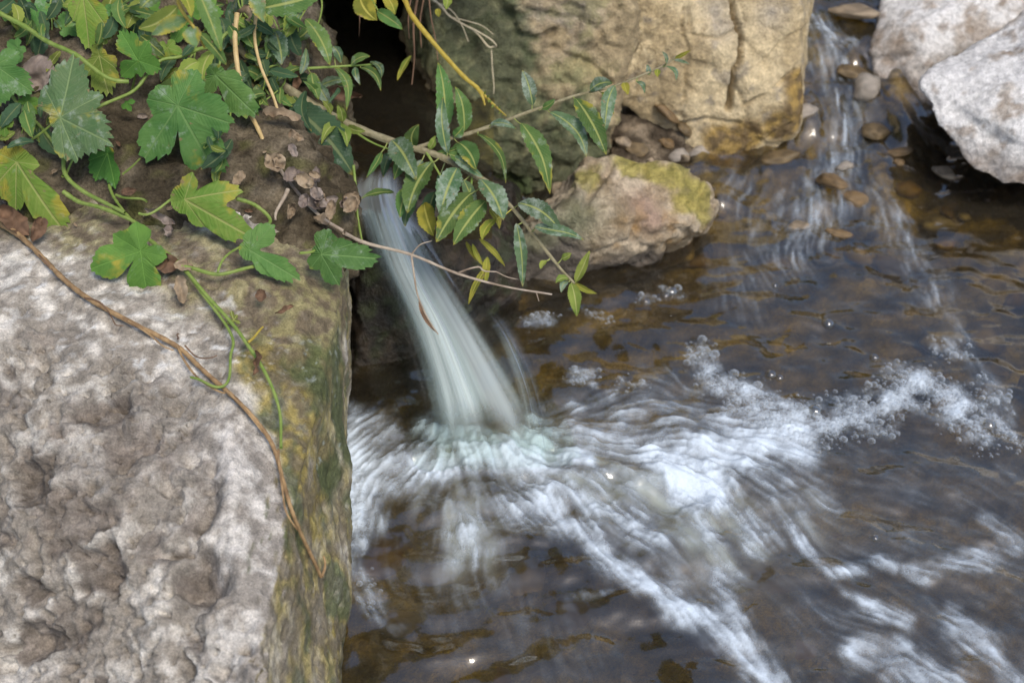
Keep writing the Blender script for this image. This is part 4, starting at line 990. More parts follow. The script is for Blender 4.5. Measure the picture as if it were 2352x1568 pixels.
M['dry_dark'] = mat_simple('dry_leaf_dark', (0.085, 0.05, 0.03), (0.20, 0.12, 0.075), 70, 0.8, 0.7, 0.3, 0.1)

def tube_mesh(name, pts, r0, r1, sides=7, n=None, knots=0.12, seed=0):
    n = n or max(8, len(pts) * 4)
    P = catmull([tuple(p) for p in pts], n) if len(pts) > 2 else np.array([np.array(pts[0]) * (1 - t) + np.array(pts[1]) * t for t in np.linspace(0, 1, n)])
    T = np.gradient(P, axis=0); T /= np.linalg.norm(T, axis=1)[:, None] + 1e-9
    up = np.array([0.2, -0.6, 0.77]); V = []
    rng = np.random.default_rng(seed + len(pts))
    jit = rng.normal(0, knots, n)
    for k in range(n):
        s = np.cross(T[k], up); s /= np.linalg.norm(s) + 1e-9; b = np.cross(s, T[k])
        f = k / (n - 1); r = (r0 * (1 - f) + r1 * f) * (1 + 0.6 * jit[k])
        for i in range(sides + 1):
            a = 2 * math.pi * i / sides; V.append(P[k] + r * (math.cos(a) * s + math.sin(a) * b))
    return np.array(V), grid_faces(sides + 1, n)
def put(name, V, F, mat, root, uv=None, origin=None):
    V = np.asarray(V, float); o0 = np.array(origin if origin is not None else V.mean(0))
    me = mesh_np(name, V - o0, F, uv=uv)
    o = obj(name, me, mat, root)
    w0_ = Vector((0, 0, 0)); q_ = root
    while q_ is not None: w0_ = w0_ + Vector(q_.location); q_ = q_.parent
    o.location = Vector(o0) - w0_
    return o
def px2m(w, d): return w * d / FPX
def stem(root, pts, w0, w1, mat, name='stem', sides=7):
    d = (Vector(pts[0]) - CAMP).length
    V, F = tube_mesh(name, pts, px2m(w0, d) / 2, px2m(w1, d) / 2, sides, seed=random.randrange(999))
    return put(name, V, F, mat, root, origin=V[0])
TOCAM = lambda p: (CAMP - p).normalized()
def willow_leaf(root, b, t, w, mat, bend=0.0, droop=0.12, roll=None, fold=0.35, curl=0.0, n=22, name='leaf', pet=None):
    """b, t: (px,py,depth) of base and tip; w full width in photo units"""
    B = U(*b); T = U(*t); L = (T - B).length; d = (B - CAMP).length
    ax = (T - B).normalized()
    N0 = (TOCAM(B) * 0.8 + Vector((0, -0.1, 0.55))).normalized()
    if roll is None: roll = random.uniform(-0.45, 0.45)
    N0 = (N0 - ax * N0.dot(ax)).normalized()
    N0 = Matrix.Rotation(roll, 3, ax) @ N0
    S0 = ax.cross(N0).normalized()
    hw = px2m(w, d) / 2 / max(0.75, abs(math.cos(roll)))
    V = []; UVs = []
    cu = [-1, -0.5, 0, 0.5, 1]
    ph = random.uniform(0, 6)
    for k in range(n + 1):
        s = k / n
        c = B + (T - B) * s + S0 * (bend * L * 4 * s * (1 - s)) - N0 * (droop * L * (s * s - s) * -1.0) * -1
        c = c - N0 * (curl * L * max(0, s - 0.55) ** 2 * 4)
        prof = (math.sin(math.pi * min(1, s ** 0.82)) ** 0.75) if 0 < s < 1 else 0.0
        prof = max(prof, 0.02)
        for u in cu:
            e = 1 + (0.07 * (1 if k % 2 else -1) + 0.03 * math.sin(s * 17 + ph + u)) * abs(u)
            wv = 0.10 * hw * math.sin(s * 14 + ph + 2 * u) * abs(u)
            p = c + S0 * (u * hw * prof * e) + N0 * (fold * hw * prof * abs(u) + wv)
            V.append(p[:]); UVs.append((u * 0.5 + 0.5, s))
    V = np.array(V); F = grid_faces(5, n + 1); UVs = np.array(UVs)
    if pet is not None:
        tv, tf = tube_mesh('p', [Vector(pet), (Vector(pet) + B) / 2 - Vector((0, 0, 0.0015)), B + ax * L * 0.03], 0.0007, 0.0006, 4, 6)
        F = np.vstack([F, tf + len(V)]); V = np.vstack([V, tv]); UVs = np.vstack([UVs, np.tile([[0.5, 0.5]], (len(tv), 1))])
    return put(name, V, F, mat, root, UVs, origin=B[:])
def hop_leaf(root, c, lobes, mat, tilt=(0, 0), cup=0.10, wave=1.0, name='leaf', seed=0, tooth=0.17):
    """c=(px,py,depth) of the stalk joint; lobes = [(px,py,width ratio)] lobe tips"""
    px, py, d = c; O = U(px, py, d); s = d / FPX * 1.1
    right = Vector((1, 0, 0)); up = Vector((0, sp, cp)); back = Vector((0, cp, -sp))
    lm = max(math.hypot(a - px, b - py) for a, b, w in lobes)
    L = [((a - px) * s, (py - b) * s, w * (1.22 - 0.48 * math.hypot(a - px, b - py) / lm)) for a, b, w in lobes]
    rng = np.random.default_rng(seed + int(px * 7 + py))
    nth = 150; th = np.linspace(0, 2 * math.pi, nth, endpoint=False); R = np.zeros(nth)
    rs = np.linspace(0.02, 1.0, 70); Lmax = max(math.hypot(a, b) for a, b, w in L)
    near_ax = np.zeros(nth, int)
    for i, t in enumerate(th):
        best = 0.17 * Lmax
        for a, b, w in L:
            ln = math.hypot(a, b); ph = math.atan2(b, a)
            x = rs * Lmax * math.cos(t - ph) / ln; y = rs * Lmax * abs(math.sin(t - ph)) / ln
            prof = np.where((x > 0) & (x < 1), np.sin(np.pi * np.clip(x, 0, 1) ** 1.25) ** 1.0 * w, 0)
            ins = (x > 0) & (x < 1) & (y <= prof)
            if ins.any(): best = max(best, rs[ins].max() * Lmax)
        R[i] = best
        near_ax[i] = int(np.argmax([math.cos(t - math.atan2(b, a)) + 0.15 * math.hypot(a, b) / Lmax for a, b, w in L]))
    R = (R + 0.25 * (np.roll(R, 1) + np.roll(R, -1))) / 1.5
    X = R * np.cos(th); Y = R * np.sin(th)
    arc = np.cumsum(np.hypot(X - np.roll(X, 1), Y - np.roll(Y, 1)))
    saw = (arc / (Lmax * 0.13)) % 1.0
    R = R * (1 - tooth * saw * rng.uniform(0.5, 1.3, nth) * np.clip(R / Lmax, 0.3, 1))
    rings = 9; V = [O[:]]; UVs = [(0.5, 0)]
    tx, ty = tilt; p1, p2 = rng.uniform(0, 6, 2)
    for j in range(1, rings + 1):
        f = j / rings
        for i in range(nth):
            r = R[i] * f; x = r * math.cos(th[i]); y = r * math.sin(th[i])
            a, b, w = L[near_ax[i]]; ln = math.hypot(a, b)
            v = (x * a + y * b) / ln / ln; u = (x * b - y * a) / ln / ln
            z = -cup * r * r / Lmax + 0.16 * abs(u) * ln * 0.8 + wave * 0.085 * Lmax * (r / Lmax) * math.sin(3 * th[i] + p1 + 3 * r / Lmax) + 0.012 * Lmax * math.sin((v - abs(u) * 0.9) * 50) * min(1, abs(u) * 8)
            z += (x * tx + y * ty)
            p = O + right * x + up * y - back * z
            V.append(p[:]); UVs.append((u + 0.5, v))
    F = []
    ids = lambda j, i: 1 + (j - 1) * nth + i % nth
    T3 = []
    for i in range(nth): T3.append((0, ids(1, i), ids(1, i + 1), ids(1, i + 1)))
    for j in range(1, rings):
        for i in range(nth): F.append((ids(j, i), ids(j + 1, i), ids(j + 1, i + 1), ids(j, i + 1)))
    # the centre as thin quads
    V = np.array(V); 
    me_faces = F
    cen = []
    for i in range(0, nth, 2): cen.append((0, ids(1, i), ids(1, i + 1), ids(1, i + 2)))
    return put(name, V, np.array(me_faces + cen), mat, root, np.array(UVs), origin=O[:])

# ---- willow: one branch reaching out over the fall with its side shoots
def B3(lst): return [U(*p) for p in lst]
def willow():
    root = empty('willow_branch', U(505, 60, 1.30))
    tag(root, 'leafy willow branch reaching from the bank over the waterfall', 'branch')
    main = [(470, 25, 1.30), (520, 75, 1.30), (600, 160, 1.31), (700, 230, 1.31), (800, 285, 1.31), (900, 325, 1.30), (1000, 355, 1.29), (1060, 385, 1.285), (1120, 420, 1.28)]
    stem(root, B3(main), 23, 13, M['stem_willow'], 'main_stem')
    low = [(1110, 413, 1.28), (1170, 470, 1.275), (1230, 545, 1.27), (1290, 620, 1.27), (1330, 660, 1.27)]
    stem(root, B3(low), 11, 5, M['stem_willow'], 'twig')
    upt = [(955, 341, 1.30), (1000, 325, 1.30), (1055, 313, 1.30), (1132, 288, 1.31), (1188, 267, 1.31), (1243, 247, 1.32), (1325, 219, 1.32), (1401, 201, 1.33), (1467, 176, 1.33), (1524, 151, 1.34), (1556, 128, 1.34)]
    stem(root, B3(upt), 10, 4, M['stem_willow'], 'twig')
    sm = [(625, 165, 1.31), (700, 158, 1.32), (811, 151, 1.33), (868, 148, 1.33)]
    stem(root, B3(sm), 8, 4, M['stem_green'], 'twig')
    for tw in ([(810, 300, 1.31), (860, 330, 1.30), (930, 355, 1.29)], [(1085, 400, 1.285), (1079, 440, 1.275), (1055, 470, 1.27)], [(560, 120, 1.31), (600, 190, 1.30), (640, 250, 1.30)], [(980, 350, 1.29), (1020, 420, 1.28), (1033, 470, 1.28)]):
        stem(root, B3(tw), 6, 3, M['stem_green'], 'twig', 5)
    K = {'w': M['willow'], 'd': M['willow_dusty'], 'y': M['willow_yellow'], 'k': M['willow_dark'], 'f': M['fresh']}
    LV = [  # base, tip, width, depth base, depth tip, kind, bend
        (1022, 303, 1008, 138, 34, 1.315, 1.32, 'w', .03), (1028, 353, 1014, 222, 27, 1.285, 1.28, 'd', -.03), (1066, 302, 1052, 200, 31, 1.30, 1.29, 'w', .04), (950, 338, 962, 286, 28, 1.295, 1.28, 'w', -.16), (1043, 314, 1064, 290, 20, 1.295, 1.29, 'w', .05),
        (900, 322, 949, 405, 47, 1.285, 1.255, 'd', -.06), (929, 358, 908, 408, 26, 1.29, 1.275, 'w', .05), (993, 372, 936, 490, 47, 1.28, 1.25, 'w', .05), (969, 368, 944, 452, 28, 1.29, 1.275, 'd', .04), (1050, 386, 1012, 490, 47, 1.27, 1.245, 'd', .03),
        (1082, 444, 1002, 556, 50, 1.268, 1.24, 'w', .04), (1104, 412, 1155, 506, 46, 1.265, 1.24, 'd', -.05), (1055, 328, 1094, 390, 38, 1.285, 1.265, 'w', -.08), (1068, 372, 1030, 354, 24, 1.285, 1.275, 'w', .05), (1096, 308, 1163, 404, 16, 1.30, 1.28, 'w', -.12),
        (1198, 283, 1265, 421, 40, 1.30, 1.27, 'w', -.04), (1264, 258, 1350, 350, 34, 1.31, 1.29, 'd', -.10), (1322, 226, 1392, 356, 40, 1.31, 1.28, 'w', -.03), (1223, 242, 1200, 162, 27, 1.315, 1.32, 'd', .05), (1355, 208, 1408, 190, 26, 1.32, 1.31, 'd', -.12),
        (1412, 197, 1397, 300, 27, 1.32, 1.30, 'd', .10), (1383, 212, 1410, 262, 12, 1.32, 1.31, 'f', -.05), (1127, 285, 1182, 294, 15, 1.305, 1.29, 'd', -.1), (1036, 358, 1110, 409, 18, 1.28, 1.27, 'd', -.03), (1190, 466, 1286, 528, 38, 1.265, 1.25, 'd', -.10),
        (1228, 520, 1338, 537, 26, 1.26, 1.25, 'd', .04), (1186, 513, 1200, 658, 24, 1.265, 1.245, 'd', -.04), (1115, 462, 1041, 562, 42, 1.262, 1.24, 'w', .03), (974, 466, 996, 542, 36, 1.285, 1.27, 'y', .02), (939, 431, 918, 500, 30, 1.28, 1.26, 'w', .05),
        (905, 442, 830, 456, 16, 1.30, 1.29, 'w', .08), (1139, 503, 1108, 552, 22, 1.265, 1.25, 'y', .1), (1065, 413, 1090, 486, 24, 1.28, 1.27, 'd', -.03), (1322, 648, 1354, 576, 20, 1.268, 1.26, 'f', .03), (1312, 650, 1323, 722, 26, 1.268, 1.26, 'f', -.05),
        (1322, 650, 1371, 674, 11, 1.268, 1.255, 'y', .06), (1290, 594, 1313, 582, 16, 1.268, 1.265, 'f', .1), (1256, 598, 1241, 618, 12, 1.268, 1.265, 'f', .1), (1306, 640, 1276, 650, 16, 1.268, 1.26, 'f', .15), (1304, 646, 1290, 670, 14, 1.268, 1.26, 'd', .15), (815, 428, 795, 508, 30, 1.30, 1.28, 'w', .04),
        (1122, 610, 1076, 700, 13, 1.29, 1.29, 'y', .05), (1085, 560, 1112, 612, 10, 1.29, 1.29, 'y', .05), (1100, 548, 1160, 612, 11, 1.29, 1.29, 'y', -.05), (1070, 555, 1096, 600, 9, 1.30, 1.29, 'y', .02), (1120, 590, 1116, 650, 16, 1.29, 1.29, 'y', .02),
        (702, 44, 758, 150, 34, 1.33, 1.32, 'w', -.06), (765, 107, 784, 146, 18, 1.33, 1.325, 'd', -.1), (769, 155, 797, 234, 20, 1.325, 1.30, 'w', -.12), (829, 155, 873, 192, 20, 1.33, 1.31, 'w', -.1), (805, 150, 850, 130, 20, 1.33, 1.32, 'w', -.12), (850, 142, 876, 180, 14, 1.33, 1.31, 'd', -.15), (817, 155, 826, 188, 14, 1.33, 1.32, 'd', .1),
        (632, 72, 648, 150, 34, 1.30, 1.29, 'd', -.05), (606, 184, 558, 158, 28, 1.30, 1.29, 'w', .05), (716, 168, 732, 228, 24, 1.31, 1.30, 'w', .06), (776, 281, 741, 318, 20, 1.30, 1.28, 'f', .06), (778, 285, 798, 330, 22, 1.30, 1.28, 'f', -.06), (786, 280, 776, 240, 18, 1.30, 1.29, 'f', .1), (760, 262, 740, 232, 16, 1.30, 1.29, 'f', .1), (800, 290, 836, 300, 16, 1.30, 1.29, 'f', .1),
        (876, 350, 843, 402, 14, 1.29, 1.27, 'w', -.05), (630, 262, 622, 306, 14, 1.29, 1.28, 'f', .05), (640, 260, 596, 262, 12, 1.29, 1.28, 'f', .05), (636, 256, 634, 214, 16, 1.30, 1.29, 'f', .03), (1434, 190, 1442, 218, 16, 1.33, 1.32, 'y', .03), (1462, 188, 1480, 216, 9, 1.33, 1.32, 'd', -.2), (1488, 172, 1486, 148, 10, 1.335, 1.33, 'd', .1), (1512, 160, 1510, 178, 12, 1.335, 1.33, 'y', .05),
        (1526, 152, 1552, 186, 10, 1.335, 1.325, 'd', -.25), (1530, 148, 1520, 118, 8, 1.335, 1.33, 'd', .15), (1550, 134, 1586, 116, 8, 1.34, 1.33, 'y', .03), (1548, 138, 1584, 148, 8, 1.34, 1.33, 'd', .03), (1244, 249, 1276, 228, 16, 1.32, 1.31, 'w', .1), (985, 342, 1000, 312, 16, 1.29, 1.285, 'f', .1), (1000, 352, 1062, 336, 12, 1.29, 1.285, 'w', .05),
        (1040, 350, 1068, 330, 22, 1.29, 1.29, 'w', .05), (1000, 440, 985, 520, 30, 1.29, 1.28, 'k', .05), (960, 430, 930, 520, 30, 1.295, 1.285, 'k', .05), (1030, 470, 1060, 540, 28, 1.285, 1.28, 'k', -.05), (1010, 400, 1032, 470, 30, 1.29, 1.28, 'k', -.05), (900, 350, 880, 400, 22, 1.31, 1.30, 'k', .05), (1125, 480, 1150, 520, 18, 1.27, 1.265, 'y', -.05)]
    segs = [B3(main), B3(low), B3(upt), B3(sm)]
    allp = [q for sg in segs for q in catmull([tuple(p) for p in sg], 40)]
    for bx, by, tx, ty, w, d0, d1, kd, bd in LV:
        Bp = np.array(U(bx, by, d0)); nearest = min(allp, key=lambda q: np.linalg.norm(q - Bp)); pet = nearest if 0.002 < np.linalg.norm(nearest - Bp) < 0.03 else None
        willow_leaf(root, (bx, by, d0), (tx, ty, d1), w * 1.16, K[kd], bd, curl=random.choice([0, 0, .15, .3]), fold=random.uniform(.2, .5), pet=pet)
    # small leaves crowding the shaded left part of the branch
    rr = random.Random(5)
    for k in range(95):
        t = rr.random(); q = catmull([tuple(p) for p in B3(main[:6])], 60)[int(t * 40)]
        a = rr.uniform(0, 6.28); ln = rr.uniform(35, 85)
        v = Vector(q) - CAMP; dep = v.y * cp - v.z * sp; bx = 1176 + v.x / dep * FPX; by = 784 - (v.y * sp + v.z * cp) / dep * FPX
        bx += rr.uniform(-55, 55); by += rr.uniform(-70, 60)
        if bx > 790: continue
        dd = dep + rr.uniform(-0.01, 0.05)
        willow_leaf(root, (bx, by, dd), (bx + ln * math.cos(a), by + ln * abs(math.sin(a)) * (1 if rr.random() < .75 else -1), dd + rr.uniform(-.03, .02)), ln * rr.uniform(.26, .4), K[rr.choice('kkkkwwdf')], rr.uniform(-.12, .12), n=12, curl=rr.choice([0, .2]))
willow()

# ---- crown added above the view so the left of the pool mirrors dark leaves
def unseen_crown():
    rg = np.random.default_rng(21); n = 5200
    c = rg.normal(size=(n, 3)); c /= np.linalg.norm(c, axis=1)[:, None]; c *= (rg.random(n) ** 0.4)[:, None]
    c = c * C(0.5, 0.42, 0.62) + C(-0.56, 1.82, 1.12)
    c += 0.10 * np.stack([perlin(c * 5, 1), perlin(c * 5, 2), perlin(c * 5, 3)], 1)
    keep = c[:, 2] > np.maximum(0.46, 1.02 - 0.499 * c[:, 1]); c = c[keep]; n = len(c)
    d = rg.normal(size=(n, 3)) + C(0.3, -0.2, -0.7); d /= np.linalg.norm(d, axis=1)[:, None]
    sd = np.cross(d, rg.normal(size=(n, 3))); sd /= np.linalg.norm(sd, axis=1)[:, None]
    ln = rg.uniform(.05, .085, n)[:, None]; w = ln * 0.14
    V = np.stack([c, c + d * ln * .35 + sd * w, c + d * ln, c + d * ln * .35 - sd * w], 1).reshape(-1, 3)
    F = np.arange(n * 4).reshape(-1, 4); uv = np.tile(np.array([[.5, 0], [1, .4], [.5, 1], [0, .4]]), (n, 1))
    tag(obj('unseen_willow_foliage', mesh_np('unseen_willow_foliage', V, F, uv=uv), M['willow_dark']), 'unseen willow foliage added above the top edge to darken the pool reflections', 'foliage', kind='stuff')
unseen_crown()

def unseen_wood():  # foliage added far back, out of view, to vary what the water mirrors
    rg = np.random.default_rng(33); n = 9000
    x = rg.uniform(-4.5, 4.5, n); top = 1.2 + 0.7 * perlin(np.stack([x * 0.9, 0 * x, 0 * x], 1), 3) + 0.5 * perlin(np.stack([x * 2.7, 0 * x, 0 * x], 1), 4)
    c = np.stack([x, 4.6 + 0.9 * rg.random(n) + 0.1 * x * x * 0.3, rg.random(n) ** 0.8 * top], 1)
    d = rg.normal(size=(n, 3)); d /= np.linalg.norm(d, axis=1)[:, None]; sd = np.cross(d, rg.normal(size=(n, 3))); sd /= np.linalg.norm(sd, axis=1)[:, None]
    ln = rg.uniform(.10, .2, n)[:, None]; w = ln * 0.3
    V = np.stack([c, c + d * ln * .5 + sd * w, c + d * ln, c + d * ln * .5 - sd * w], 1).reshape(-1, 3)
    uv = np.tile(np.array([[.5, 0], [1, .4], [.5, 1], [0, .4]]), (n, 1))
    tag(obj('unseen_wood', mesh_np('unseen_wood', V, np.arange(n * 4).reshape(-1, 4), uv=uv), M['willow_dark']), 'unseen leafy wood added beyond the top edge for the water to mirror', 'wood', kind='stuff')
unseen_wood()

# ---- hanging yellow twig and the yellow leaves by the hollow
def yellow_twig():
    root = empty('yellow_twig', U(940, 20, 1.42)); tag(root, 'bare yellow twig hanging diagonally in front of the mossy boulder', 'twig')
    stem(root, B3([(930, 0, 1.42), (948, 39, 1.41), (1001, 105, 1.40), (1061, 172, 1.39), (1099, 204, 1.385)]), 12, 9, M['stem_yellow'])
    stem(root, B3([(1096, 202, 1.385), (1125, 232, 1.38), (1163, 267, 1.375)]), 9, 3, M['stem_yellow'], 'side_shoot')
    stem(root, B3([(1096, 202, 1.385), (1108, 222, 1.38), (1114, 242, 1.38)]), 8, 4, M['stem_yellow'], 'side_shoot')
    for k in range(9):
        x = 1112 + k * 5.5; y = 218 + k * 5.6
        willow_leaf(root, (x, y, 1.378), (x + random.uniform(-7, 9), y + random.uniform(-9, 9), 1.374), 5, M['fresh'], n=6, name='bud')
    root2 = empty('leaf_spray', U(870, -20, 1.40)); tag(root2, 'spray of yellow green leaves hanging at the top of the black hollow', 'leaves')
    for b, t, w, m in (((826, -10, 1.38), (866, 48, 1.37), 46, 'willow_yellow'), ((886, -10, 1.38), (908, 34, 1.37), 30, 'willow_yellow'), ((866, 26, 1.38), (926, 68, 1.36), 28, 'willow'), ((845, -20, 1.39), (838, 30, 1.38), 30, 'willow_yellow'), ((944, 128, 1.43), (912, 186, 1.42), 14, 'willow_yellow'), ((1005, 20, 1.43), (1008, 40, 1.43), 14, 'willow_yellow'), ((1030, -5, 1.41), (1024, 22, 1.4), 20, 'fresh')):
        willow_leaf(root2, b, t, w, M[m], random.uniform(-.1, .1))
    stem(root2, B3([(820, -30, 1.39), (850, -5, 1.385), (870, 28, 1.38)]), 6, 3, M['stem_green'])
yellow_twig()
def roots():
    root = empty('root_strand', U(998, 4, 1.42)); tag(root, 'pale wiry roots trailing down the face of the mossy boulder', 'roots')
    for pl, w in (([(990, -10), (1010, 15), (1043, 39), (1089, 70), (1120, 100), (1136, 112)], 5), ([(1128, 105), (1134, 150), (1130, 190), (1136, 214)], 3), ([(1043, 39), (1060, 65), (1100, 80), (1130, 88), (1142, 102), (1138, 112)], 4), ([(1000, 5), (1035, 25), (1052, 60), (1066, 92)], 3), ([(1040, 40), (1080, 48), (1110, 66), (1132, 82)], 2.5)):
        stem(root, [hit(x, y, 0.012)[0] for x, y in pl], w, w * .7, M['root'], 'root', 5)
    rt = empty('root_strand', U(960, 0, 1.44)); tag(rt, 'dark wet roots hanging in the mouth of the black hollow', 'roots')
    for pl, w in (([(960, -10), (950, 60), (952, 130), (946, 195)], 6), ([(975, -10), (965, 50), (968, 110)], 5), ([(945, -10), (938, 40), (940, 90)], 4), ([(822, -10), (826, 40), (825, 84)], 2.5), ([(985, -10), (990, 40), (1000, 90), (1006, 140)], 4)):
        stem(rt, [U(x, y, 1.44) for x, y in pl], w, w * .5, M['dry_dark'], 'root', 5)
roots()

# ---- dead twig over the fall
def dead_twig():
    root = empty('dead_twig', U(840, 560, 1.27)); tag(root, 'bare dead twig sticking out across the falling water', 'twig')
    stem(root, B3([(790, 535, 1.25), (840, 558, 1.27), (945, 585, 1.265), (1050, 628, 1.26), (1160, 658, 1.255), (1268, 676, 1.25)]), 9, 4, M['stem_dead'])
    for pl, w in (([(945, 585, 1.265), (950, 622, 1.26), (960, 680, 1.255), (985, 735, 1.25), (1007, 768, 1.25)], 5), ([(945, 584, 1.265), (965, 562, 1.26), (992, 553, 1.26)], 4), ([(1050, 628, 1.26), (1075, 618, 1.255), (1100, 613, 1.255), (1112, 622, 1.255), (1140, 624, 1.255)], 5), ([(1140, 624, 1.255), (1165, 636, 1.255), (1192, 642, 1.255)], 3), ([(1232, 672, 1.252), (1238, 692, 1.25)], 3)):
        stem(root, B3(pl), w, w * .6, M['stem_dead'], 'side_twig', 6)
    willow_leaf(root, (962, 690, 1.255), (1006, 766, 1.25), 10, M['dry_dark'], .08, name='withered_leaf')
dead_twig()

# ---- creeping vines on the rock
def surf_path(pl, off, jit=1.0):
    q = catmull([(x, y, 0) for x, y in pl], len(pl) * 3) if len(pl) > 2 else np.array([(x, y, 0) for x, y in pl])
    rg = random.Random(int(pl[0][0] * 13 + pl[-1][1]))
    pts = [hit(x + rg.uniform(-jit, jit), y + rg.uniform(-jit, jit), off)[0] for x, y, _ in q]
    for _ in range(4):      # follow the stone loosely, bridging the pits
        pts = [pts[0]] + [(pts[i - 1] + pts[i] * 2 + pts[i + 1]) / 4 for i in range(1, len(pts) - 1)] + [pts[-1]]
    return pts
def creeping_vine():
    root = empty('creeping_vine', hit(0, 520)[0]); tag(root, 'long dry brown vine creeping diagonally down the pale boulder', 'vine')
    a = [(-30, 505), (0, 522), (55, 550), (105, 605), (160, 660), (230, 710), (330, 760), (410, 800), (450, 845), (520, 905), (580, 965), (628, 1030), (645, 1100), (662, 1180), (690, 1240), (728, 1325)]
    stem(root, surf_path(a, 0.007), 12, 7, M['stem_brown'], 'stem')
    for pl, w in (([(200, 690), (240, 705), (262, 750), (285, 758)], 4), ([(300, 745), (340, 775), (372, 800), (400, 812)], 5), ([(405, 800), (420, 830), (460, 880), (500, 905), (520, 912)], 6), ([(640, 1040), (640, 1110), (648, 1180), (668, 1215)], 6), ([(420, 800), (450, 828), (480, 832), (502, 826)], 4), ([(410, 790), (398, 780), (416, 768)], 4), ([(726, 1324), (736, 1300), (730, 1280)], 7), ([(90, 590), (120, 625), (140, 640)], 4), ([(520, 905), (560, 950), (600, 1000)], 6)):
        stem(root, surf_path(pl, 0.009), w, w * .6, M['stem_brown'] if w > 4.5 else M['dry_dark'], 'tendril', 5)
creeping_vine()

# ---- hop vines
def hops():
    def vine(px, py, label): 
        r = empty('hop_vine', hit(px, py)[0]); return tag(r, label, 'vine', 'hop vines on the bank')
    def st(root, pl, w, mat='stem_green', off=0.02, w1=None): stem(root, surf_path(pl, off), w, w1 or w * .8, M[mat], 'stem', 7)
    def pt(root, a, b, w=6, sag=8, mat='stem_green'):
        A = U(*a); B = hit(*b, 0.015)[0] if len(b) == 2 else U(*b); m = (A + B) / 2 - Vector((0, 0, px2m(sag, 1.1)))
        stem(root, [B, m, A], w, w * .8, M[mat], 'petiole', 6)
    def D(px, py, lift):     # depth in front of the bank
        p, n = hit(px, py); v = p - CAMP; return v.y * cp - v.z * sp - lift
    # A: the large pale leaf and its neighbours at the far left
    A = vine(0, 60, 'hop vine with a large pale blotched leaf at the upper left')
    st(A, [(-30, 45), (0, 60), (70, 95), (141, 134), (215, 178), (285, 216)], 11, off=0.04)
    st(A, [(7, 205), (45, 250), (88, 295), (141, 336)], 8, off=0.02)
    la = hop_leaf(A, (138, 270, D(138, 270, .06)), [(163, 124, .42), (94, 196, .40), (232, 220, .42), (272, 338, .46), (186, 372, .42), (150, 350, .3)], M['hop_pale'], (0.25, -.2), seed=1)
    pt(la, (138, 270, D(138, 270, .06)), (30, 345), 6)
    hop_leaf(A, (-12, 150, D(5, 150, .05)), [(64, 206, .45), (40, 120, .4), (-10, 240, .5), (-60, 100, .5)], M['hop'], (-.3, .1), seed=2)
    hop_leaf(A, (228, 128, D(228, 128, .02)), [(262, 226, .42), (200, 175, .42), (270, 160, .4), (215, 95, .4)], M['hop_yellow'], (.2, -.4), seed=3)
    hop_leaf(A, (190, -15, D(190, 10, .05)), [(192, 110, .28), (240, 58, .3), (160, 40, .3)], M['hop_yellow'], (.1, .3), seed=4)
    # B: bright green leaf, big toothed leaf
    rq = random.Random(8)
    for k, (x, y) in enumerate([(20, 30), (80, 20), (150, 60), (40, 110), (260, 30), (340, 20), (60, 240), (10, 290), (190, 300), (420, 60), (470, 30), (385, 110)]):
        r_ = rq.uniform(32, 62); a0 = rq.uniform(0, 6.28)
        hop_leaf(A if x < 300 else A, (x, y, D(x, max(y, 4), rq.uniform(.012, .03))), [(x + r_ * f * math.cos(a0 + a), y + r_ * f * math.sin(a0 + a), .42) for a, f in ((0, 1), (1.1, .8), (-1.1, .8), (2.2, .55), (-2.2, .55))], M[rq.choice(['hop', 'hop_green', 'hop_yellow', 'hop'])], (rq.uniform(-.4, .4), rq.uniform(-.4, .4)), seed=40 + k, cup=.25)
    Bv = vine(457, 123, 'hop vine with a big toothed drooping leaf left of the willow')
    st(Bv, [(520, 60), (480, 100), (457, 123), (410, 155), (369, 169), (302, 221), (225, 270)], 9, off=0.04)
    st(Bv, [(457, 123), (485, 140), (508, 155)], 7, off=0.05)
    lg = hop_leaf(Bv, (318, 140, D(318, 140, .05)), [(279, 73, .48), (272, 170, .42), (367, 156, .46), (345, 98, .40), (322, 175, .3)], M['hop_green'], (.1, .35), seed=5, cup=.2)
    lb = hop_leaf(Bv, (408, 243, D(408, 243, .055)), [(452, 164, .46), (532, 284, .42), (499, 420, .34), (336, 226, .44), (322, 364, .34), (360, 200, .3)], M['hop'], (.1, .15), seed=6, cup=.18)
    hop_leaf(Bv, (494, 172, D(494, 172, .05)), [(590, 266, .34), (560, 190, .3), (470, 210, .4), (480, 150, .4)], M['hop'], (.3, .2), seed=7, cup=.3)
    hop_leaf(Bv, (243, 82, D(243, 82, .03)), [(224, 62, .5), (262, 66, .5), (236, 102, .45), (256, 88, .4)], M['fresh'], (0, .2), seed=8)
    hop_leaf(Bv, (290, 236, D(290, 236, .03)), [(300, 256, .4), (280, 250, .4), (310, 232, .4)], M['hop_green'], (0, .2), seed=9)
    pt(lb, (322, 364, D(322, 364, .04)), (286, 410), 5, 2)
    pt(lg, (318, 140, D(318, 140, .05)), (296, 215), 5, 2)
    # C: yellowing leaf at the left edge with the stems below it
    Cv = vine(39, 373, 'yellowing hop vine hanging at the left edge above the pale rock')
    hop_leaf(Cv, (38, 372, D(38, 372, .045)), [(142, 540, .28), (20, 478, .34), (-40, 440, .4), (90, 380, .34), (-10, 350, .4)], M['hop_yellow'], (.2, .25), seed=10, cup=.2)
    hop_leaf(Cv, (247, 352, D(247, 352, .02)), [(222, 414, .46), (272, 434, .3), (205, 370, .4), (262, 370, .3)], M['hop_green'], (.1, -.3), seed=11)
    st(Cv, [(162, 366), (176, 415), (211, 475), (288, 527)], 10, off=0.03)
    st(Cv, [(144, 455), (200, 490), (246, 512), (300, 536), (345, 560)], 10, off=0.025)
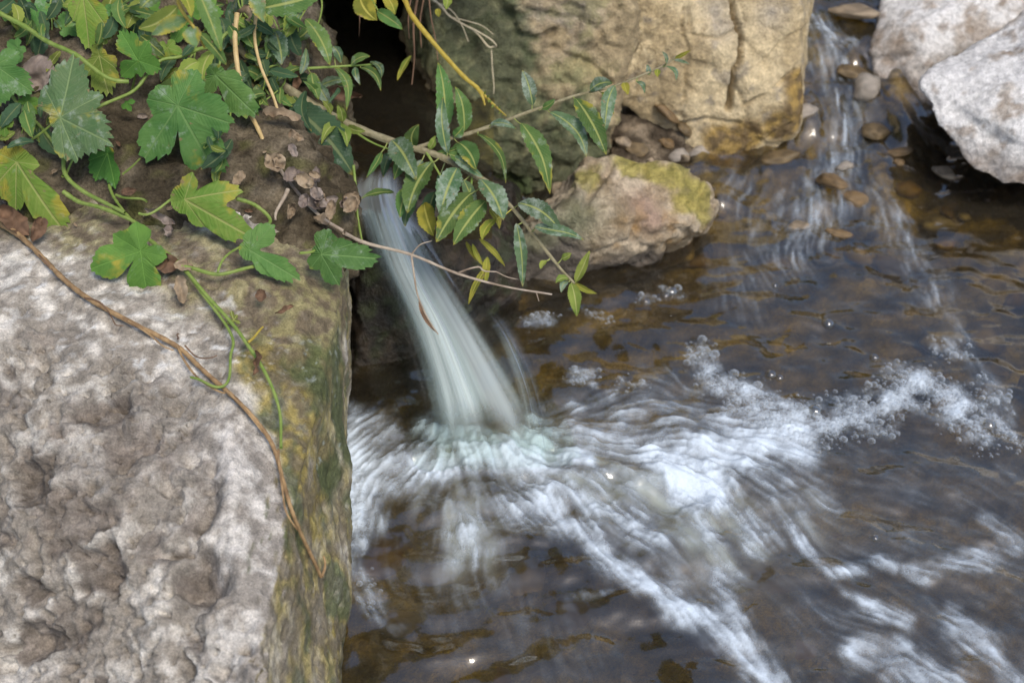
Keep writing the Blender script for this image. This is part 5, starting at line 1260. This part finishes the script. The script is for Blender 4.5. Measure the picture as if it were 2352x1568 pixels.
    st(Cv, [(165, 430), (180, 400), (196, 370)], 6, off=0.025)
    st(Cv, [(250, 430), (290, 480), (330, 530)], 7, 'stem_green', .012); st(Cv, [(280, 455), (320, 460), (345, 478)], 6, 'stem_green', .015)
    # D: the runner down the corner of the boulder
    Dv = vine(387, 593, 'green hop runner trailing over the boulder corner with a dark green leaf')
    st(Dv, [(345, 560), (387, 593), (422, 621), (503, 719), (545, 775), (563, 800), (615, 881), (638, 960), (643, 1038)], 10, off=0.014, w1=6)
    st(Dv, [(424, 625), (470, 690), (530, 765), (538, 800), (527, 830), (536, 880), (510, 904), (470, 890), (446, 872)], 7, off=0.012)
    st(Dv, [(422, 622), (460, 632), (506, 638), (560, 632), (612, 624), (650, 634)], 9, off=0.015)
    st(Dv, [(505, 636), (525, 610), (565, 585)], 6, off=0.03)
    st(Dv, [(566, 800), (590, 785), (600, 765)], 6, 'stem_yellow', .015)
    hop_leaf(Dv, (323, 577, D(323, 577, .035)), [(209, 616, .42), (331, 684, .44), (314, 513, .46), (378, 590, .42), (262, 540, .38)], M['hop_green'], (-.1, .1), seed=12, cup=.22, tooth=.07)
    hop_leaf(Dv, (537, 735, D(537, 735, .015)), [(530, 712, .3), (552, 742, .3), (522, 742, .5), (545, 722, .3)], M['fresh'], seed=13)
    # E: yellowing leaf in the middle and the two leaves near the water
    Ev = vine(422, 457, 'hop vine with a yellow leaf and two green leaves beside the waterfall')
    hop_leaf(Ev, (424, 458, D(424, 458, .045)), [(582, 548, .26), (556, 436, .24), (466, 520, .26), (444, 400, .3)], M['hop_yellow'], (.1, .2), seed=14, cup=.15)
    hop_leaf(Ev, (573, 574, D(573, 574, .045)), [(688, 643, .26), (630, 518, .36), (620, 632, .22), (578, 528, .36)], M['hop'], (.1, .1), seed=15)
    hop_leaf(Ev, (738, 584, D(738, 584, .05)), [(872, 594, .30), (777, 652, .34), (756, 528, .46), (712, 616, .44), (810, 560, .3)], M['hop'], (.2, .1), seed=16, cup=.15)
    st(Ev, [(541, 455), (570, 495), (600, 532), (585, 570)], 9, off=0.04)
    st(Ev, [(345, 530), (385, 490), (424, 458)], 6, off=0.04); st(Ev, [(690, 620), (715, 600), (738, 586)], 6, 'stem_green', .035)
hops()

# ---- arching straw stems and the big dark leaves behind
def straw():
    r = empty('dry_stalk', U(540, 60, 1.27)); tag(r, 'straw coloured stalk arching down into the dead leaves', 'stalk')
    stem(r, B3([(545, 30, 1.26), (540, 95, 1.26), (550, 180, 1.255), (570, 250, 1.25), (590, 290, 1.25), (608, 330, 1.245)]), 11, 9, M['stem_straw'])
    stem(r, B3([(608, 330, 1.245), (640, 385, 1.24), (690, 450, 1.235), (740, 500, 1.23), (788, 530, 1.235)]), 9, 7, M['stem_dead'], 'lower_stem')
    r2 = empty('dry_stalk', U(585, 60, 1.28)); tag(r2, 'thin tan stalk hanging right of the straw coloured one', 'stalk')
    stem(r2, B3([(590, 20, 1.28), (585, 85, 1.28), (598, 150, 1.275), (625, 215, 1.27), (637, 250, 1.27)]), 8, 6, M['stem_straw'])
    r3 = empty('dry_stalk', U(640, 455, 1.24)); tag(r3, 'short dry splinter of stalk standing below the dead leaf clump', 'stalk')
    stem(r3, surf_path([(660, 440), (640, 480), (622, 520)], .015), 10, 5, M['stem_dead'])
    r4 = empty('leafy_stalk', U(815, 400, 1.29)); tag(r4, 'thin green stalk hanging beside the lip of the fall', 'stalk')
    stem(r4, B3([(812, 380, 1.29), (818, 440, 1.285), (822, 500, 1.28), (835, 570, 1.27)]), 7, 4, M['stem_green'])
    d = empty('broad_leaf_plant', U(560, 210, 1.30)); tag(d, 'plant with broad dark bluish leaves in the shade under the willow', 'plant')
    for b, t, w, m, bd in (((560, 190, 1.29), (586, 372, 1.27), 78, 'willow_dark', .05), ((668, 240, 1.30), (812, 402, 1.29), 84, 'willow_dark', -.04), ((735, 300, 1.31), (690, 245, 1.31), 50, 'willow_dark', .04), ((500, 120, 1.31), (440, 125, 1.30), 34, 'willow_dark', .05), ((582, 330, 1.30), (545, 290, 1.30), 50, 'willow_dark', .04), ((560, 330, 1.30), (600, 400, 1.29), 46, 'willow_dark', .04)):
        willow_leaf(d, b, t, w, M[m], bd, roll=random.uniform(-.2, .2))
    t = empty('willow_shoot', U(640, -20, 1.27)); tag(t, 'broad pale green leaf lying across the top edge above the willow', 'leaf')
    willow_leaf(t, (596, 20, 1.26), (745, -16, 1.26), 62, M['willow'], .03, roll=.1); willow_leaf(t, (590, -20, 1.26), (606, 52, 1.25), 36, M['hop_pale'], .05)
    # leaves close to the lens at the top
    n = empty('near_shoot', U(400, -30, 1.02)); tag(n, 'out of focus shoot with blurred leaves hanging in from the top edge', 'shoot')
    stem(n, B3([(400, -40, 1.0), (415, 20, 1.0), (450, 70, 1.0), (470, 110, 1.01)]), 9, 5, M['stem_yellow'])
    for b, t2, w, m in (((408, 15, 1.0), (318, 66, 1.0), 40, 'fresh'), ((430, 45, 1.0), (348, 82, .99), 34, 'hop_pale'), ((400, -40, 1.0), (440, 40, .98), 30, 'willow_yellow'), ((450, -30, 1.0), (508, 118, 1.01), 40, 'willow'), ((440, 60, 1.0), (450, 108, 1.0), 40, 'hop_pale'), ((380, -40, 1.0), (322, 20, .99), 50, 'willow'), ((455, 75, 1.0), (520, 150, 1.02), 30, 'willow')):
        willow_leaf(n, b, t2, w, M[m], random.uniform(-.1, .1))
straw()
# leafy tangle along the top edge
def tangle():
    rr = random.Random(11)
    LABS = [(30, 0, 100, 'low green sprig in the top left corner'), (290, 15, 90, 'leafy sprig at the top edge left of the blurred shoot'), (600, 60, 80, 'dense leafy sprig behind the straw coloured stalk'), (700, 20, 60, 'leafy sprig at the top edge beside the black hollow'), (560, 30, 80, 'dark leafy sprig at the top edge behind the blurred shoot'), (120, 30, 80, 'sprig of narrow leaves at the top edge near the left corner'), (430, 160, 60, 'dark sprig behind the big toothed hop leaf'), (60, 250, 50, 'small sprig low under the large pale hop leaf'), (500, 300, 40, 'little sprig on the shaded soil right of the toothed hop leaf'), (330, 40, 70, 'fresh sprig above the bright green hop leaf'), (620, 200, 50, 'dark sprig under the willow stem')]
    for cx_, cy_, sp_, lab in LABS:
        root = empty('leafy_sprig', hit(cx_, max(cy_, 5))[0]); tag(root, lab, 'sprig', 'leafy sprigs along the top edge')
        for k in range(2):
            a = rr.uniform(.6, 2.4); stem(root, surf_path([(cx_ + rr.uniform(-20, 20), cy_ - 50), (cx_ + rr.uniform(-30, 30), cy_), (cx_ + 60 * math.cos(a), cy_ + 60)], .02), 5, 3, M['stem_green'], 'stem', 5)
        for k in range(13):
            x, y = cx_ + rr.gauss(0, sp_ * .5), cy_ + rr.gauss(0, 34); a = rr.uniform(0.2, 2.9); ln = rr.uniform(35, 80)
            p, nn = hit(x, max(y, -60)); v = p - CAMP; d = v.y * cp - v.z * sp - rr.uniform(.01, .05)
            if d > 1.45: d = 1.4
            willow_leaf(root, (x, y, d), (x + ln * math.cos(a), y + ln * math.sin(a), d - rr.uniform(-.01, .02)), ln * rr.uniform(.3, .5), M[rr.choice(['willow', 'willow_dark', 'willow_dark', 'fresh', 'willow'])], rr.uniform(-.12, .12), n=12)
tangle()

# ---- dead leaves
def dead_leaf(px, py, size, lab, grp, mat='dry', off=0.02, asp=0.6, rot=None, crump=0.35, seed=0, depth=None):
    p, n = hit(px, py, off)
    if depth: p = U(px, py, depth)
    s = size * (p - CAMP).length / FPX
    nu, nv = 12, 16; u = np.linspace(-1, 1, nu); v = np.linspace(-1, 1, nv); Uu, Vv = np.meshgrid(u, v)
    prof = np.clip(1 - np.abs(Vv) ** 2.2, 0.02, 1) ** 0.6
    x = Uu * prof * asp * 0.5; y = Vv * 0.5
    q = np.stack([x.ravel() * 2.6, y.ravel() * 2.6, np.full(x.size, seed * 1.7)], 1)
    z = crump * (perlin(q, seed) * 0.9 + 0.5 * perlin(q * 2.3, seed + 3)) + 0.35 * crump * (Uu.ravel() ** 2)
    xx = x.ravel() + 0.10 * perlin(q * 2 + 9, seed + 5); yy = y.ravel() + 0.08 * perlin(q * 2 + 19, seed + 6)
    V = np.stack([xx, yy, z], 1) * s
    N = (n * 0.6 + TOCAM(p) * 0.6 + Vector((random.uniform(-.4, .4), random.uniform(-.3, .3), random.uniform(-.3, .3)))).normalized()
    a = random.uniform(0, 6.28) if rot is None else rot
    Rm = N.to_track_quat('Z', 'Y').to_matrix() @ Matrix.Rotation(a, 3, 'Z')
    V = V @ np.array(Rm).T
    me = mesh_np('dead_leaf', V, grid_faces(nu, nv)); o = obj('dead_leaf', me, M[mat]); o.location = p
    return tag(o, lab, 'dead leaf', grp)
rr = random.Random(3)
for k in range(26):
    t = rr.random(); x = 625 + 150 * t + rr.gauss(0, 20); y = 350 + 150 * t + rr.gauss(0, 26)
    mt = rr.choice(['dry', 'dry_grey', 'dry_grey', 'dry'])
    lab = 'crumpled %s dead leaf %s of the clump left of the fall' % ('tan' if mt == 'dry' else 'purplish grey', 'at the top' if t < .34 else 'in the middle' if t < .67 else 'at the bottom')
    dead_leaf(x, y, rr.uniform(26, 48), lab, 'dead leaves hung up by the fall', mt, rr.uniform(.006, .035), rr.uniform(.4, .8), crump=rr.uniform(.35, .7), seed=k)
for k, (x, y, s_, lab, m, asp) in enumerate([(80, 168, 88, 'grey withered leaf tucked between the hop leaves at the left edge', 'dry_grey', .7), (40, 520, 90, 'dark brown withered leaf lying at the start of the creeping vine', 'dry_dark', .5), (85, 545, 60, 'small brown withered leaf beside the start of the creeping vine', 'dry_dark', .5), (375, 500, 74, 'curled purple grey dead leaf between the hop stems', 'dry_grey', .26),
        (395, 548, 56, 'curled pale dead leaf below the purple grey one', 'dry_grey', .3), (400, 610, 60, 'crumpled brown dead leaf right of the dark green hop leaf', 'dry_dark', .7), (425, 625, 44, 'smaller crumpled brown leaf on the green runner', 'dry', .6), (415, 672, 66, 'rolled tan dead leaf on top of the pale boulder', 'dry', .4), (650, 285, 84, 'limp grey green dead leaf hanging under the willow', 'dry', .34),
        (680, 195, 60, 'small red brown dead leaf by the willow stem', 'dry_dark', .35), (765, 215, 110, 'long red brown dead leaf in the shade beside the hollow', 'dry_dark', .22), (590, 690, 30, 'tiny brown curled leaf on the mossy shoulder of the boulder', 'dry_dark', .8), (650, 725, 44, 'thread of dried leaf stuck on the algae below the shoulder', 'dry_dark', .25), (575, 845, 60, 'blackish dried tendril leaf on the runner', 'dry_dark', .22), (920, 470, 60, 'dark shrivelled leaf at the lip of the fall', 'dry_dark', .4), (555, 60, 70, 'dry brown leaf wrapped on the straw coloured stalk', 'dry', .5), (545, 425, 40, 'dried brown curl at the tip of the yellow hop leaf', 'dry', .6), (310, 450, 36, 'small dark dead scrap on the soil', 'dry_dark', .5)]):
    dead_leaf(x, y, s_, lab, 'dead leaves scattered on the bank', m, .016, asp, crump=.4, seed=60 + k)
for k in range(26):
    x, y = rr.uniform(0, 640), rr.uniform(200, 560)
    dead_leaf(x, y, rr.uniform(10, 26), 'scrap of dry leaf litter on the soil %s' % ('near the left edge' if x < 210 else 'among the middle hop leaves' if x < 430 else 'under the willow branch'), 'leaf litter on the bank', rr.choice(['dry', 'dry_grey', 'dry_dark']), .004, rr.uniform(.25, .7), crump=.4, seed=100 + k)
